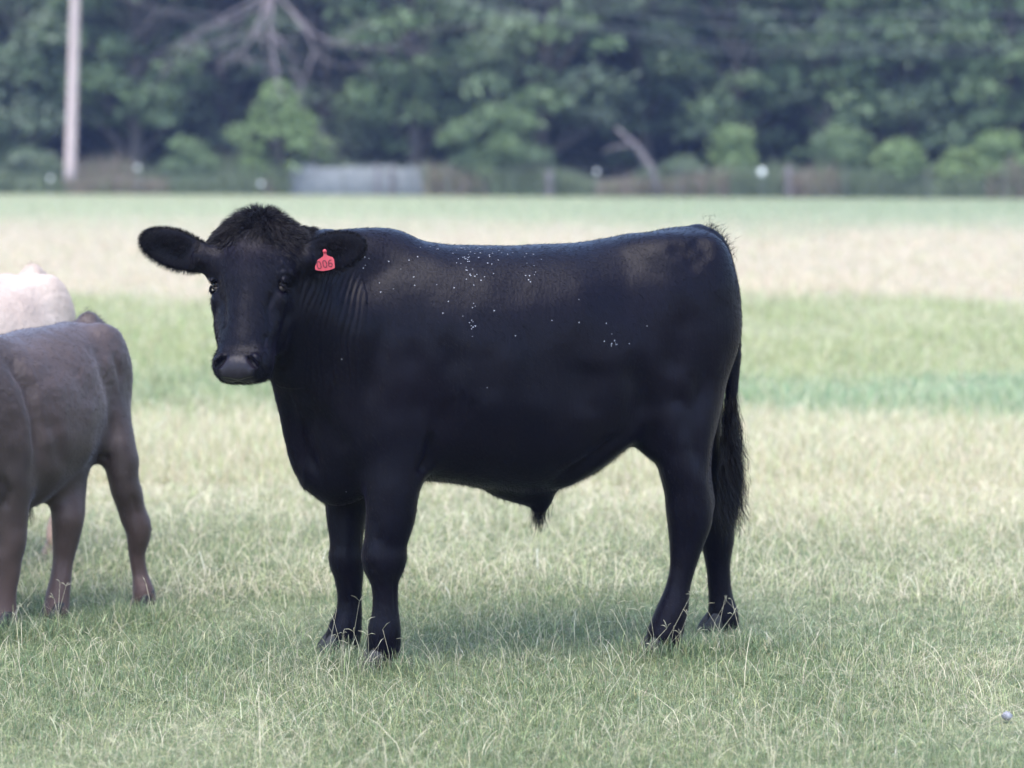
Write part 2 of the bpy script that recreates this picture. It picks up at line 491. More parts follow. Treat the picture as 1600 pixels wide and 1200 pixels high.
class Sculpt:
    def __init__(s, xs, ys, zs):
        s.ax = [np.asarray(a, np.float32) for a in (xs, ys, zs)]
        s.F = np.full([len(a) for a in s.ax], 1.0, np.float32)
    def put(s, fn, lo, hi, k=.03, op='add'):
        m = k + .03
        sl = []
        for a, l, h in zip(s.ax, lo, hi):
            i0 = max(0, np.searchsorted(a, l - m) - 1); i1 = min(len(a), np.searchsorted(a, h + m) + 1)
            if i1 <= i0: return
            sl.append(slice(i0, i1))
        X = s.ax[0][sl[0]][:, None, None]; Y = s.ax[1][sl[1]][None, :, None]; Z = s.ax[2][sl[2]][None, None, :]
        d = fn(X, Y, Z).astype(np.float32)
        v = s.F[sl[0], sl[1], sl[2]]
        s.F[sl[0], sl[1], sl[2]] = smin(v, d, k) if op == 'add' else -smin(-v, d, k)
    def cone(s, a, b, ra, rb, k=.03, op='add'):
        a = np.asarray(a, float); b = np.asarray(b, float); ab = b - a; L2 = ab @ ab + 1e-9
        def fn(X, Y, Z):
            h = np.clip(((X - a[0]) * ab[0] + (Y - a[1]) * ab[1] + (Z - a[2]) * ab[2]) / L2, 0, 1)
            return np.sqrt((X - a[0] - h * ab[0]) ** 2 + (Y - a[1] - h * ab[1]) ** 2 + (Z - a[2] - h * ab[2]) ** 2) - (ra + h * (rb - ra))
        s.put(fn, np.minimum(a - ra, b - rb), np.maximum(a + ra, b + rb), k, op)
    def chain(s, pts, rad, k=.03):
        """one smooth tapering limb through the joints, blended once into what is there"""
        pts = np.asarray(pts, float); rad = np.asarray(rad, float)
        n = len(pts); A = np.concatenate([pts, rad[:, None]], 1)
        E = np.vstack([2 * A[0] - A[1], A, 2 * A[-1] - A[-2]]); out = []
        for i in range(n - 1):
            p0, p1, p2, p3 = E[i], E[i + 1], E[i + 2], E[i + 3]
            for u in np.linspace(0, 1, 6)[:-1]:
                out.append(.5 * (2 * p1 + (p2 - p0) * u + (2 * p0 - 5 * p1 + 4 * p2 - p3) * u * u + (3 * p1 - p0 - 3 * p2 + p3) * u ** 3))
        out.append(A[-1]); out = np.array(out); P, Rr = out[:, :3], np.maximum(out[:, 3], .004)
        def fn(X, Y, Z):
            best = None
            for i in range(len(P) - 1):
                a, ab = P[i], P[i + 1] - P[i]; L2 = ab @ ab + 1e-9
                h = np.clip(((X - a[0]) * ab[0] + (Y - a[1]) * ab[1] + (Z - a[2]) * ab[2]) / L2, 0, 1)
                d = np.sqrt((X - a[0] - h * ab[0]) ** 2 + (Y - a[1] - h * ab[1]) ** 2 + (Z - a[2] - h * ab[2]) ** 2) - (Rr[i] + h * (Rr[i + 1] - Rr[i]))
                best = d if best is None else smin(best, d, .003)
            return best
        s.put(fn, (P - Rr[:, None]).min(0), (P + Rr[:, None]).max(0), k)
    def ell(s, c, r, Rm=None, k=.03, op='add'):
        c = np.asarray(c, float); r = np.asarray(r, float); Rm = np.eye(3) if Rm is None else np.asarray(Rm)
        ext = np.sqrt(((Rm * r[None]) ** 2).sum(1))
        def fn(X, Y, Z):
            dx, dy, dz = X - c[0], Y - c[1], Z - c[2]
            q = [dx * Rm[0, i] + dy * Rm[1, i] + dz * Rm[2, i] for i in range(3)]
            k0 = np.sqrt(sum((q[i] / r[i]) ** 2 for i in range(3)))
            k1 = np.sqrt(sum((q[i] / r[i] ** 2) ** 2 for i in range(3))) + 1e-6
            return k0 * (k0 - 1) / k1
        s.put(fn, c - ext, c + ext, k, op)
    def loft(s, O, Fv, Lv, S_, top, bot, wid, k=.03, nexp=2.3, low=.5):
        """barrel: cross-sections along the body axis"""
        d = np.linspace(S_[0], S_[-1], 400)
        T_, B_, W_ = np.interp(d, S_, top), np.interp(d, S_, bot), np.interp(d, S_, wid)
        ker = np.hanning(31); ker /= ker.sum()
        sm = lambda a: np.convolve(np.pad(a, 15, 'edge'), ker, 'valid')
        T_, B_, W_ = sm(T_), sm(B_), sm(W_)
        P0 = np.array([O[0] + Fv[0] * S_[0], O[1] + Fv[1] * S_[0]]); P1 = np.array([O[0] + Fv[0] * S_[-1], O[1] + Fv[1] * S_[-1]])
        w = W_.max()
        def fn(X, Y, Z):
            ss = (X - O[0]) * Fv[0] + (Y - O[1]) * Fv[1]; t = (X - O[0]) * Lv[0] + (Y - O[1]) * Lv[1]
            tt, bb, ww = np.interp(ss, d, T_), np.interp(ss, d, B_), np.interp(ss, d, W_)
            zc = bb + (tt - bb) * low
            hh = np.where(Z > zc, tt - zc, zc - bb)
            r = ((np.abs(t) / ww) ** nexp + (np.abs(Z - zc) / hh) ** nexp) ** (1 / nexp)
            dd = (r - 1) * np.minimum(ww, hh)
            return np.maximum(dd, np.maximum(ss - S_[-1], S_[0] - ss))
        lo = np.array([min(P0[0], P1[0]) - w, min(P0[1], P1[1]) - w, min(bot)]); hi = np.array([max(P0[0], P1[0]) + w, max(P0[1], P1[1]) + w, max(top)])
        s.put(fn, lo, hi, k)
    def mesh(s, smooth_it=2):
        F = s.F; nx, ny, nz = F.shape
        ins = F < 0
        act = np.zeros((nx - 1, ny - 1, nz - 1), np.int8)
        for i in (0, 1):
            for j in (0, 1):
                for k in (0, 1):
                    act += ins[i:nx - 1 + i, j:ny - 1 + j, k:nz - 1 + k]
        m = (act > 0) & (act < 8)
        I, J, K = np.nonzero(m)
        idx = np.full(m.shape, -1, np.int32); idx[I, J, K] = np.arange(len(I))
        acc = np.zeros((len(I), 3)); cnt = np.zeros(len(I))
        A = s.ax
        def corner(i, j, k): return F[I + i, J + j, K + k], np.stack([A[0][I + i], A[1][J + j], A[2][K + k]], 1)
        cs = {(i, j, k): corner(i, j, k) for i in (0, 1) for j in (0, 1) for k in (0, 1)}
        for a in cs:
            for axn in range(3):
                if a[axn]: continue
                b = list(a); b[axn] = 1; b = tuple(b)
                fa, pa = cs[a]; fb, pb = cs[b]
                cr = (fa < 0) != (fb < 0)
                t = np.where(cr, fa / np.where(cr, fa - fb, 1), 0)
                acc += np.where(cr[:, None], pa + t[:, None] * (pb - pa), 0); cnt += cr
        V = acc / cnt[:, None]
        quads = []
        for axn in range(3):
            sl0 = [slice(None)] * 3; sl1 = [slice(None)] * 3
            sl0[axn] = slice(0, -1); sl1[axn] = slice(1, None)
            a = ins[tuple(sl0)]; b = ins[tuple(sl1)]
            cr = a != b
            E = np.array(np.nonzero(cr)).T
            o1, o2 = [(1, 2), (2, 0), (0, 1)][axn]
            ok = (E[:, o1] > 0) & (E[:, o2] > 0) & (E[:, o1] < F.shape[o1] - 1) & (E[:, o2] < F.shape[o2] - 1)
            E = E[ok]
            def c(d1, d2):
                q = E.copy(); q[:, o1] -= d1; q[:, o2] -= d2
                return idx[q[:, 0], q[:, 1], q[:, 2]]
            Q = np.stack([c(1, 1), c(0, 1), c(0, 0), c(1, 0)], 1)
            flip = ~a[E[:, 0], E[:, 1], E[:, 2]]
            Q[flip] = Q[flip][:, ::-1]
            quads.append(Q)
        Q = np.concatenate(quads)
        for _ in range(smooth_it):
            acc = np.zeros_like(V); cnt = np.zeros(len(V))
            for i in range(4):
                u, w = Q[:, i], Q[:, (i + 1) % 4]
                for dst, src in ((u, w), (w, u)):
                    for c in range(3): acc[:, c] += np.bincount(dst, V[src, c], len(V))
                    cnt += np.bincount(dst, minlength=len(V))
            V = V * .4 + .6 * acc / np.maximum(cnt, 1)[:, None]
        return V, Q

def vnormals(V, Q):
    n = np.cross(V[Q[:, 2]] - V[Q[:, 0]], V[Q[:, 3]] - V[Q[:, 1]])
    N = np.zeros_like(V)
    for i in range(4):
        for c in range(3): N[:, c] += np.bincount(Q[:, i], n[:, c], len(V))
    return N / (np.linalg.norm(N, axis=1)[:, None] + 1e-12)

def crease(V, nrm, CRE, ymax):
    """press folds between muscles into the camera side of a body; paths measured on the photograph"""
    cc = (V - np.array([0, 0, CAM_H])) @ Rn
    ppx = 800 + FPX * cc[:, 0] / -cc[:, 2]; ppy = 600 - FPX * cc[:, 1] / -cc[:, 2]
    front_ = (nrm @ np.array([.1, 1., 0]) < .15) & (V[:, 1] < ymax)
    for pts_, wd_, dp_ in CRE:
        best = np.full(len(V), 1e9); fr = np.zeros(len(V)); ns_ = len(pts_) - 1
        for si_, ((x0_, y0_), (x1_, y1_)) in enumerate(zip(pts_[:-1], pts_[1:])):
            u_ = np.clip(((ppx - x0_) * (x1_ - x0_) + (ppy - y0_) * (y1_ - y0_)) / ((x1_ - x0_) ** 2 + (y1_ - y0_) ** 2), 0, 1)
            dd_ = np.hypot(ppx - x0_ - u_ * (x1_ - x0_), ppy - y0_ - u_ * (y1_ - y0_))
            fr = np.where(dd_ < best, (si_ + u_) / ns_, fr); best = np.minimum(best, dd_)
        dp_ = dp_ * (1.45 if wd_ >= 7 else 1.0) * (.05 + .95 * sstep(0, .3, fr) * sstep(0, .3, 1 - fr))
        V = V - nrm * (front_ * dp_ * np.exp(-(best / wd_) ** 2))[:, None]
    return V

def rail(lo, a, b, hi, fine, coarse):
    """grid line positions: coarse, fine between a and b, coarse"""
    l = [np.arange(lo, a, coarse)] if a > lo else []
    l.append(np.arange(a, b, fine))
    if hi > b: l.append(np.arange(b, hi, coarse))
    x = np.concatenate(l); x = x[np.concatenate([[True], np.diff(x) > fine * .5])]
    return x

def strands(S, P, Dir, L, w, segs=3, droop=0.0, curl=.0, taper=.2):
    """hair: a narrow ribbon per strand"""
    n = len(P)
    L = np.broadcast_to(L, (n,))
    Dir = Dir / (np.linalg.norm(Dir, axis=1)[:, None] + 1e-9)
    side = np.cross(Dir, rng.normal(0, 1, (n, 3))); side /= np.linalg.norm(side, axis=1)[:, None] + 1e-9
    c1 = np.cross(Dir, side)
    ph = rng.random(n) * 6.28
    V = np.zeros((n, 2 * (segs + 1), 3))
    for i in range(segs + 1):
        f = i / segs
        c = P + Dir * (L * f)[:, None] + np.array([0, 0, -1]) * (droop * L * f * f)[:, None] \
            + c1 * (curl * L * f * np.sin(ph + f * 4))[:, None]
        ww = w * (1 - (1 - taper) * f) * .5
        V[:, 2 * i] = c - side * ww; V[:, 2 * i + 1] = c + side * ww
    b = (np.arange(n) * 2 * (segs + 1))[:, None]
    Q = np.concatenate([b + np.array([[2 * i, 2 * i + 1, 2 * i + 3, 2 * i + 2]]) for i in range(segs)])
    S.add(V.reshape(-1, 3), Q)

def frame_from(a, n):
    a = np.asarray(a, float) / np.linalg.norm(a); n = np.asarray(n, float); n = n - a * (n @ a); n /= np.linalg.norm(n)
    return np.stack([a, np.cross(n, a), n], 1)      # columns: long, width, normal

def head_frame(yaw, pitch, roll=0):
    hx = np.array([1., 0, 0]); up = np.array([0, 0, 1.]); hz0 = np.array([0, -1., 0])
    cy, sy = math.cos(yaw), math.sin(yaw)
    Rz = np.array([[cy, -sy, 0], [sy, cy, 0], [0, 0, 1]])
    hx, hz0 = Rz @ hx, Rz @ hz0
    hy = math.cos(pitch) * up - math.sin(pitch) * hz0
    hz = math.cos(pitch) * hz0 + math.sin(pitch) * up
    c, s_ = math.cos(roll), math.sin(roll)
    hx, hy = c * hx + s_ * hy, -s_ * hx + c * hy
    return np.stack([hx, hy, hz], 1)

def sculpt_head(S, C, H, sc=1.0):
    """C: point between the eyes on the face; H columns: side, poll-ward, out of the face"""
    P = lambda x, y, z: C + H @ (np.array([x, y, z]) * sc)
    E = lambda c, r, k=.03, Rm=None, op='add': S.ell(P(*c), np.array(r) * sc, H if Rm is None else H @ Rm, k * sc, op)
    E((0, .085, -.11), (.122, .135, .11), .04)
    E((0, .170, -.11), (.088, .072, .08), .05)                # poll
    E((0, .05, -.080), (.118, .13, .072), .04)                # forehead
    for x_ in (-.026, .026):                                  # broad flat bridge of the nose
        S.cone(P(x_, .0, -.080), P(x_ * .9, -.225, -.058), .066 * sc, .046 * sc, .03 * sc)
    E((0, -.11, -.046), (.034, .15, .040), .04)
    S.cone(P(0, -.02, -.19), P(0, -.222, -.115), .085 * sc, .042 * sc, .04 * sc)
    for s in (-1, 1):
        E((s * .072, -.055, -.15), (.052, .12, .085), .04)    # jaw muscle
        E((s * .054, -.12, -.105), (.034, .10, .055), .03)
        E((s * .050, -.235, -.065), (.038, .055, .050), .03)
        E((s * .100, .036, -.068), (.030, .022, .040), .018)  # brow
        E((s * .088, .075, -.075), (.034, .05, .04), .04)
        E((s * .099, -.040, -.088), (.018, .030, .045), .02)  # cheek ridge below the eye
        E((s * .088, .135, -.115), (.055, .052, .05), .05)
    E((0, -.247, -.050), (.079, .043, .058), .025)            # muzzle
    E((0, -.262, -.018), (.066, .040, .034), .016)            # nose pad
    E((0, -.267, -.080), (.058, .018, .045), .010)            # lower lip and chin
    for s in (-1, 1):
        E((s * .032, -.279, -.028), (.031, .016, .032), .010) # upper lip either side
        E((s * .054, -.247, .002), (.017, .024, .018), .010)  # nostril wing
        c_, s_ = math.cos(s * .75), math.sin(s * .75)
        Rm = np.array([[c_, -s_, 0], [s_, c_, 0], [0, 0, 1]])
        E((s * .046, -.250, .018), (.0100, .025, .028), .006, Rm, 'sub')
        E((s * .055, -.262, .012), (.014, .006, .014), .006, None, 'sub')
        E((s * .121, .000, -.058), (.028, .020, .030), .014, None, 'sub')
        for dz, r0, off in ((.0, .0066, .0175), (.0, .0055, -.0155)):   # lids as two arcs
            for a in np.linspace(-1.15, 1.15, 9):
                q = P(s * (.116 - .010 * math.sin(abs(a)) ** 2), .000 + off * math.cos(a) ** .8, -.060 + .026 * math.sin(a) * 1.05)
                S.ell(q, np.array([r0] * 3) * sc, None, .006 * sc)
    return P

def make_eyes(P, H, root, base, sc=1.0):
    for s in (-1, 1):
        E = Soup(); E.ball(P(s * .0965, .0015, -.064), np.array([.0165, .0160, .0215]) * sc, 20, 14, H)
        e = E.build('eye', M_EYE, root, base)
        W = Soup(); W.ball(P(s * .0962, -.0036, -.0635), np.array([.0150, .0128, .0185]) * sc, 18, 12, H)
        W.build('eye_white', M_SCLERA, e)

def sculpt_ear(S, b, t, w, nrm, k=.02, thick=.016):
    a = np.asarray(t) - np.asarray(b); L = np.linalg.norm(a)
    Fm = frame_from(a, nrm); c = (np.asarray(b) + t) / 2 + a * .03
    S.ell(c, (L * .52, w, thick), Fm, k)
    S.ell(c + Fm[:, 2] * thick * 1.0 + a * .02, (L * .42, w * .80, thick * .80), Fm, .016, 'sub')
    S.cone(np.asarray(b) - a * .12, np.asarray(b) + a * .18, w * .60, w * .55, .03)
    return Fm, c, L

def ear_hair(S, Fm, c, L, w, length=.022, n=2600):
    a = rng.random(n) * 6.28
    e = np.stack([np.cos(a) * L * .50, np.sin(a) * w * .97, rng.normal(0, .004, n)], 1)
    e[:, :2] *= rng.uniform(.93, 1.0, n)[:, None]
    d = np.stack([np.cos(a) * .9 + .45, np.sin(a) * 1.3, rng.normal(0, .35, n)], 1) + rng.normal(0, .25, (n, 3))
    strands(S, c + e @ Fm.T, d @ Fm.T, rng.uniform(.5, 1.1, n) * length, .0011, 3, .25, .15)
    m = int(n * 1.6)
    e = np.stack([rng.uniform(-.42, .4, m) * L, rng.uniform(-.7, .7, m) * w, np.full(m, .0)], 1)
    d = np.stack([rng.uniform(.2, 1.2, m), -e[:, 1] / w * .8 + rng.normal(0, .3, m), np.full(m, .45)], 1)
    strands(S, c + e @ Fm.T, d @ Fm.T, rng.uniform(.6, 1.2, m) * length * 1.1, .0012, 3, .3, .2)

def make_hoof(p, fwd, root, base, sc=1.0, mat=None):
    """cloven hoof: two claws, soles on the ground"""
    f = np.array([fwd[0], fwd[1], 0.]); f /= np.linalg.norm(f); l = np.array([-f[1], f[0], 0])
    S = Soup()
    for s in (-1, 1):
        rings = []
        for (z, fo, ra, rb) in ((0, .020, .050, .0235), (.018, .016, .046, .023), (.040, .008, .038, .021), (.058, .0, .030, .019), (.066, -.003, .020, .012)):
            a = np.arange(14) * 2 * math.pi / 14
            q = np.array([p[0], p[1], 0])[None] + l * (s * .0245 * sc) + f * (fo * sc) + [0, 0, z * sc]
            ca = np.cos(a); tip = 1 - .35 * np.maximum(ca, 0) ** 2
            rings.append(q + (ca * ra * sc)[:, None] * f + (np.sin(a) * rb * tip * sc)[:, None] * l)
        V = np.concatenate(rings); F = [(i * 14 + j, i * 14 + (j + 1) % 14, (i + 1) * 14 + (j + 1) % 14, (i + 1) * 14 + j) for i in range(4) for j in range(14)]
        S.add(V, np.array(F)); S.add(np.vstack([rings[0], rings[0].mean(0)]), np.array([(14, (j + 1) % 14, j) for j in range(14)]))
        S.add(np.vstack([rings[-1], rings[-1].mean(0)]), np.array([(14, j, (j + 1) % 14) for j in range(14)]))
    return S.build('hoof', mat or M_HOOF, root, base)

def fuzz(S, V, N, n, length, width, flow, lift=.3, droop=.1):
    i = rng.integers(0, len(V), n)
    nn = N[i]
    f = flow[None] - nn * (nn @ flow)[:, None] + rng.normal(0, .12, (n, 3))
    strands(S, V[i] - nn * .001, f + nn * lift * rng.uniform(.5, 1.5, n)[:, None], rng.uniform(.6, 1.2, n) * length, width, 2, droop, .1)

# ============================================================ THE BLACK STEER
YAW = R(16)
Fv = np.array([-math.cos(YAW), -math.sin(YAW)]); Lv = np.array([math.sin(YAW), -math.cos(YAW)])
hf = ground_at(600, 1040); hb = ground_at(1035, 1016)
O = (hf[:2] + hb[:2]) / 2 - Lv * .16
BASE = np.array([O[0], O[1], 0])
def mp(px, py, t=0.0): return on_plane(px, py, O, Lv, t)
def sz(px, py):
    q = mp(px, py); return (q[0] - O[0]) * Fv[0] + (q[1] - O[1]) * Fv[1], q[2]
PX = .00196       # metres per photograph pixel at the steer
D_H = 7.42
S = Sculpt(rail(-1.20, at(215, 400, 7.5)[0], at(580, 400, 7.5)[0], .95, .0036, .0075),
           rail(7.22, 7.26, 7.66, 8.72, .0042, .0075),
           rail(.0, at(400, 612, 7.4)[2], at(400, 305, 7.4)[2], 1.5, .0036, .0075))
# barrel
topl = [(1142, 430), (1134, 402), (1120, 376), (1102, 354), (1078, 348), (1050, 350), (1010, 360), (985, 362), (950, 372), (900, 381), (800, 386), (700, 382), (655, 376), (610, 367), (560, 366), (520, 372), (495, 400), (475, 460)]
botl = [(1142, 520), (1120, 600), (1050, 640), (1000, 668), (985, 682), (950, 715), (920, 738), (870, 762), (820, 772), (750, 762), (700, 753), (650, 750), (600, 765), (550, 782), (520, 785), (490, 765), (470, 730)]
widl = [(1142, .07), (1130, .12), (1110, .165), (1085, .20), (1050, .225), (1000, .25), (950, .262), (900, .285), (800, .315), (730, .315), (660, .285), (600, .235), (550, .19), (510, .14), (485, .09), (470, .04)]
ts = np.array([sz(*p) for p in topl]); bs = np.array([sz(*p) for p in botl])
ws = np.array([(sz(px, 500)[0], w) for px, w in widl])
lo_s = max(ts[0, 0], bs[0, 0], ws[0, 0]); hi_s = min(ts[-1, 0], bs[-1, 0], ws[-1, 0])
SS = np.linspace(lo_s, hi_s, 70)
S.loft(O, Fv, Lv, SS, np.interp(SS, ts[:, 0], ts[:, 1]), np.interp(SS, bs[:, 0], bs[:, 1]), np.interp(SS, ws[:, 0], ws[:, 1]), nexp=2.25, low=.5)
BODY = frame_from([Fv[0], Fv[1], 0], [0, 0, 1])   # long, lateral, up
def EB(px, py, t, r, k=.06, tilt=0.0, op='add'):
    c, s_ = math.cos(tilt), math.sin(tilt)
    Rm = BODY @ np.array([[c, 0, -s_], [0, 1, 0], [s_, 0, c]])
    S.ell(mp(px, py, t), r, Rm, k, op)
# haunch, stifle, flank, buttock
for t in (.115, -.115):
    EB(1065, 500, t, (.185, .115, .25), .06)
    EB(1055, 610, t * 1.05, (.150, .10, .20), .06, -.15)
    EB(1030, 650, t * 1.15, (.075, .07, .13), .05, .2)
    EB(1100, 470, t * .85, (.105, .10, .20), .05)
EB(940, 425, .325, (.10, .05, .05), .05, op='sub'); EB(1035, 400, .10, (.08, .06, .05), .08)   # hooks
EB(1110, 418, .06, (.035, .035, .05), .06); EB(1110, 418, -.06, (.035, .035, .05), .06)   # pins
# flank fold between belly and stifle
S.chain([mp(880, 735, .12), mp(950, 690, .16), mp(1000, 655, .18)], [.03, .032, .03], .05)
S.chain([mp(880, 735, -.12), mp(950, 690, -.16), mp(1000, 655, -.18)], [.03, .032, .03], .05)
# sheath
S.chain([mp(790, 752), mp(838, 772), mp(843, 792)], [.05, .045, .026], .05)
# shoulders
for t in (.16, -.16):
    EB(625, 560, t, (.15, .075, .22), .07, -.22)
    EB(590, 650, t * .95, (.13, .075, .13), .07, 0)
    EB(625, 690, t * 1.0, (.10, .07, .13), .06, 0)
# brisket and dewlap
EB(532, 668, 0, (.150, .145, .165), .07)
EB(530, 722, 0, (.085, .10, .075), .06)
S.chain([mp(452, 560, .05), mp(454, 610, .04), mp(466, 660, .03), mp(486, 715, 0), mp(525, 752, 0)], [.055, .055, .055, .055, .045], .06)
# neck, turning towards the camera
HC = at(381, 437, D_H - .005)
S.cone(mp(640, 470), at(505, 440, 7.74), .118, .110, .07)
S.cone(mp(600, 420), at(470, 395, 7.64), .10, .075, .06)
S.cone(mp(600, 560, .03), at(462, 480, 7.64), .20, .135, .07)
S.cone(mp(560, 640, .02), at(445, 545, 7.62), .16, .085, .07)
S.cone(mp(520, 600, .0), at(455, 430, 7.60), .13, .11, .06)
# legs: (px, py, lateral t, radius in photograph pixels)
legs = {
 'fl': [(628, 640, .10, 38), (620, 700, .13, 44), (614, 750, .16, 43), (611, 800, .17, 38), (603, 846, .17, 33), (600, 874, .17, 34.5), (601, 902, .17, 23), (602, 932, .17, 18.5), (602, 962, .17, 20.5), (600, 990, .17, 26), (600, 1012, .17, 26)],
 'fr': [(565, 660, -.09, 36), (556, 712, -.12, 42), (545, 760, -.13, 38), (541, 810, -.12, 31), (541, 850, -.11, 26), (542, 874, -.11, 28), (545, 900, -.11, 22), (546, 930, -.11, 19), (545, 958, -.11, 21), (539, 985, -.11, 26), (535, 1004, -.11, 27)],
 'bl': [(1056, 600, .08, 58), (1060, 655, .12, 58), (1067, 705, .15, 46), (1071, 745, .16, 39), (1076, 780, .16, 37.5), (1078, 808, .16, 36), (1075, 832, .16, 31), (1071, 860, .16, 25), (1066, 892, .16, 20), (1058, 925, .16, 20), (1048, 962, .16, 25), (1038, 992, .16, 28)],
 'br': [(1070, 610, -.08, 52), (1080, 655, -.11, 52), (1092, 705, -.13, 44), (1106, 750, -.14, 35), (1115, 785, -.14, 31), (1119, 815, -.14, 30), (1120, 848, -.14, 27), (1122, 885, -.14, 20.5), (1126, 930, -.14, 20.5), (1130, 966, -.14, 26), (1129, 990, -.14, 24)],
}
hooves = []
for kk, J in legs.items():
    P_ = [mp(a, b, t) for a, b, t, r in J]; R_ = [r * PX for *_, r in J]
    S.chain(P_, R_, .045)
    hooves.append(P_[-1])
# knee and hock relief
for (px, py, t, r) in ((600, 872, .195, .030), (541, 872, -.085, .026)):
    EB(px, py, t, (r, r * .9, r * 1.3), .02)
S.cone(mp(1106, 783, .16), mp(1091, 838, .16), .017, .018, .014)      # hock point and tendon
S.cone(mp(1098, 700, .15), mp(1106, 785, .16), .02, .014, .03)
S.cone(mp(1137, 790, -.14), mp(1135, 840, -.14), .016, .018, .02)
S.cone(mp(625, 745, .18), mp(645, 742, .19), .03, .02, .03)           # elbow
for (px, py, t) in ((618, 1000, .17), (552, 996, -.11), (1062, 985, .16), (1146, 983, -.14)):
    EB(px, py, t, (.012, .02, .014), .012)                            # dewclaws
# tail
tail = [mp(1090, 364), mp(1112, 376), mp(1130, 404), mp(1142, 460), mp(1146, 540), mp(1143, 610), mp(1138, 670)]
S.chain(tail, [.035, .034, .03, .024, .020, .018, .014], .02)
# eyes hollows, muzzle, ears
H = head_frame(R(-11), R(21), R(1.5))
PH = sculpt_head(S, HC, H)
eb1, et1 = at(334, 409, 7.50), at(224, 372, 7.47); eb2, et2 = at(460, 412, 7.52), at(566, 380, 7.47)
F1, c1, L1 = sculpt_ear(S, eb1, et1, .056, (-.15, -1, .05))
F2, c2, L2 = sculpt_ear(S, eb2, et2, .057, (.1, -1, .05))
V, Q = S.mesh(2)
# skin folds down the neck behind the cheek
nrm = vnormals(V, Q)
d = V - np.array([0, 0, CAM_H]); cc = d @ Rn           # used only to place the folds where the neck bends
ppx = 800 + FPX * cc[:, 0] / -cc[:, 2]; ppy = 600 - FPX * cc[:, 1] / -cc[:, 2]
depth_ok = (V[:, 1] < 8.0)
m = sstep(462, 480, ppx) * (1 - sstep(530, 590, ppx)) * sstep(415, 450, ppy) * (1 - sstep(560, 660, ppy)) * depth_ok
phase = (ppx + .13 * (ppy - 500) + 6 * np.sin(ppy / 37.) + 9 * N1(ppx / 17, ppy / 50)) / 8.6 * 2 * math.pi
fold = (.5 + .5 * np.cos(phase)) ** 1.6
V = V - nrm * (m * fold * .0048 * (.15 + 1.3 * N2(ppx / 8.6, ppy / 70) ** 1.3))[:, None]
CRE = [
 ([(428, 452), (419, 482), (424, 520)], 5, .006), ([(346, 455), (350, 490), (346, 530)], 5, .005), ([(456, 470), (444, 515), (432, 560)], 7, .006),
 ([(432, 423), (444, 419), (458, 423)], 4, .003), ([(434, 453), (456, 450)], 4, .003), ([(342, 590), (372, 596), (404, 589)], 2.5, .004), ([(374, 552), (373, 588)], 2, .0015),
 ([(412, 548), (416, 520)], 4, .004), ([(340, 535), (336, 560)], 4, .004), ([(436, 395), (446, 384)], 4, .003),
 ([(612, 470), (585, 560), (566, 640), (566, 720)], 20, .010), ([(500, 630), (520, 680), (546, 712)], 13, .009),
 ([(678, 672), (672, 715), (652, 748)], 9, .012), ([(712, 500), (700, 580), (690, 650), (684, 700)], 22, .011),
 ([(706, 618), (704, 662)], 4, .005), ([(722, 612), (722, 668)], 4, .005), ([(739, 620), (737, 655)], 4, .004),
 ([(985, 540), (1000, 600), (1012, 660), (1028, 720)], 20, .013), ([(1112, 540), (1092, 630), (1088, 700), (1098, 760)], 15, .011),
 ([(616, 900), (617, 975)], 4, .004), ([(1088, 800), (1076, 880)], 5, .006), ([(464, 500), (452, 560), (436, 600)], 8, .007),
 ([(1080, 368), (1098, 384), (1112, 410)], 12, .004), ([(1040, 380), (1075, 395), (1096, 430)], 12, .006),
 ([(446, 600), (458, 690), (480, 745)], 10, .008), ([(490, 620), (480, 690), (500, 750)], 12, .008),
 ([(1050, 610), (1072, 640), (1068, 700)], 14, .008), ([(585, 800), (590, 860)], 7, .004), ([(860, 755), (930, 712), (985, 668)], 8, .009),
 ([(770, 480), (764, 640)], 26, .004), ([(840, 470), (836, 650)], 26, .0035)]
CRE += [([(468, 640), (474, 700), (500, 760)], 9, .010), ([(640, 520), (660, 600), (655, 680)], 18, .007), ([(930, 560), (915, 660)], 26, .006), ([(1085, 460), (1060, 540), (1045, 600)], 22, .007), ([(575, 880), (590, 905)], 5, .004), ([(1070, 815), (1066, 870)], 5, .004)]
V = crease(V, nrm, CRE, 8.35)
V = V + nrm * ((N1(V[:, 0] * 14, V[:, 2] * 14) - .5) * .005 + (N2(V[:, 0] * 5.5 + 3, V[:, 2] * 4.5) - .5) * .022 * sstep(.55, .8, V[:, 2]) * (np.linalg.norm(V - HC, axis=1) > .4))[:, None]      # muscle and lie of coat unevenness
hl = (V - HC) @ H
pad = sstep(.229, .243, -hl[:, 1] - .12 * np.abs(hl[:, 0])) * (hl[:, 1] > -.300) * (1 - sstep(.044, .060, np.abs(hl[:, 0]) + .12 * (-.24 - hl[:, 1]))) * (hl[:, 2] > -.026)
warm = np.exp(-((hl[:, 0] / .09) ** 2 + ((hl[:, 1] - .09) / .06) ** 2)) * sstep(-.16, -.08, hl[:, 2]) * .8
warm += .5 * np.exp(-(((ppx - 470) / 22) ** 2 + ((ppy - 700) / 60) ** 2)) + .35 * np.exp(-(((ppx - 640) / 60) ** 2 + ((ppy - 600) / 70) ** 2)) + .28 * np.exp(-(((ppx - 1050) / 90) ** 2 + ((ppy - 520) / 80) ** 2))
steer = empty('steer', BASE)
tag(steer, 'black steer with a red ear tag standing side-on, head turned to the camera', 'steer')
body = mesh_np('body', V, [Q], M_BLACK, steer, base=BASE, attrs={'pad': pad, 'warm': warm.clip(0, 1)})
make_eyes(PH, H, steer, BASE)
for p_ in hooves: make_hoof(p_ + np.array([Fv[0], Fv[1], 0]) * .012, Fv, steer, BASE)
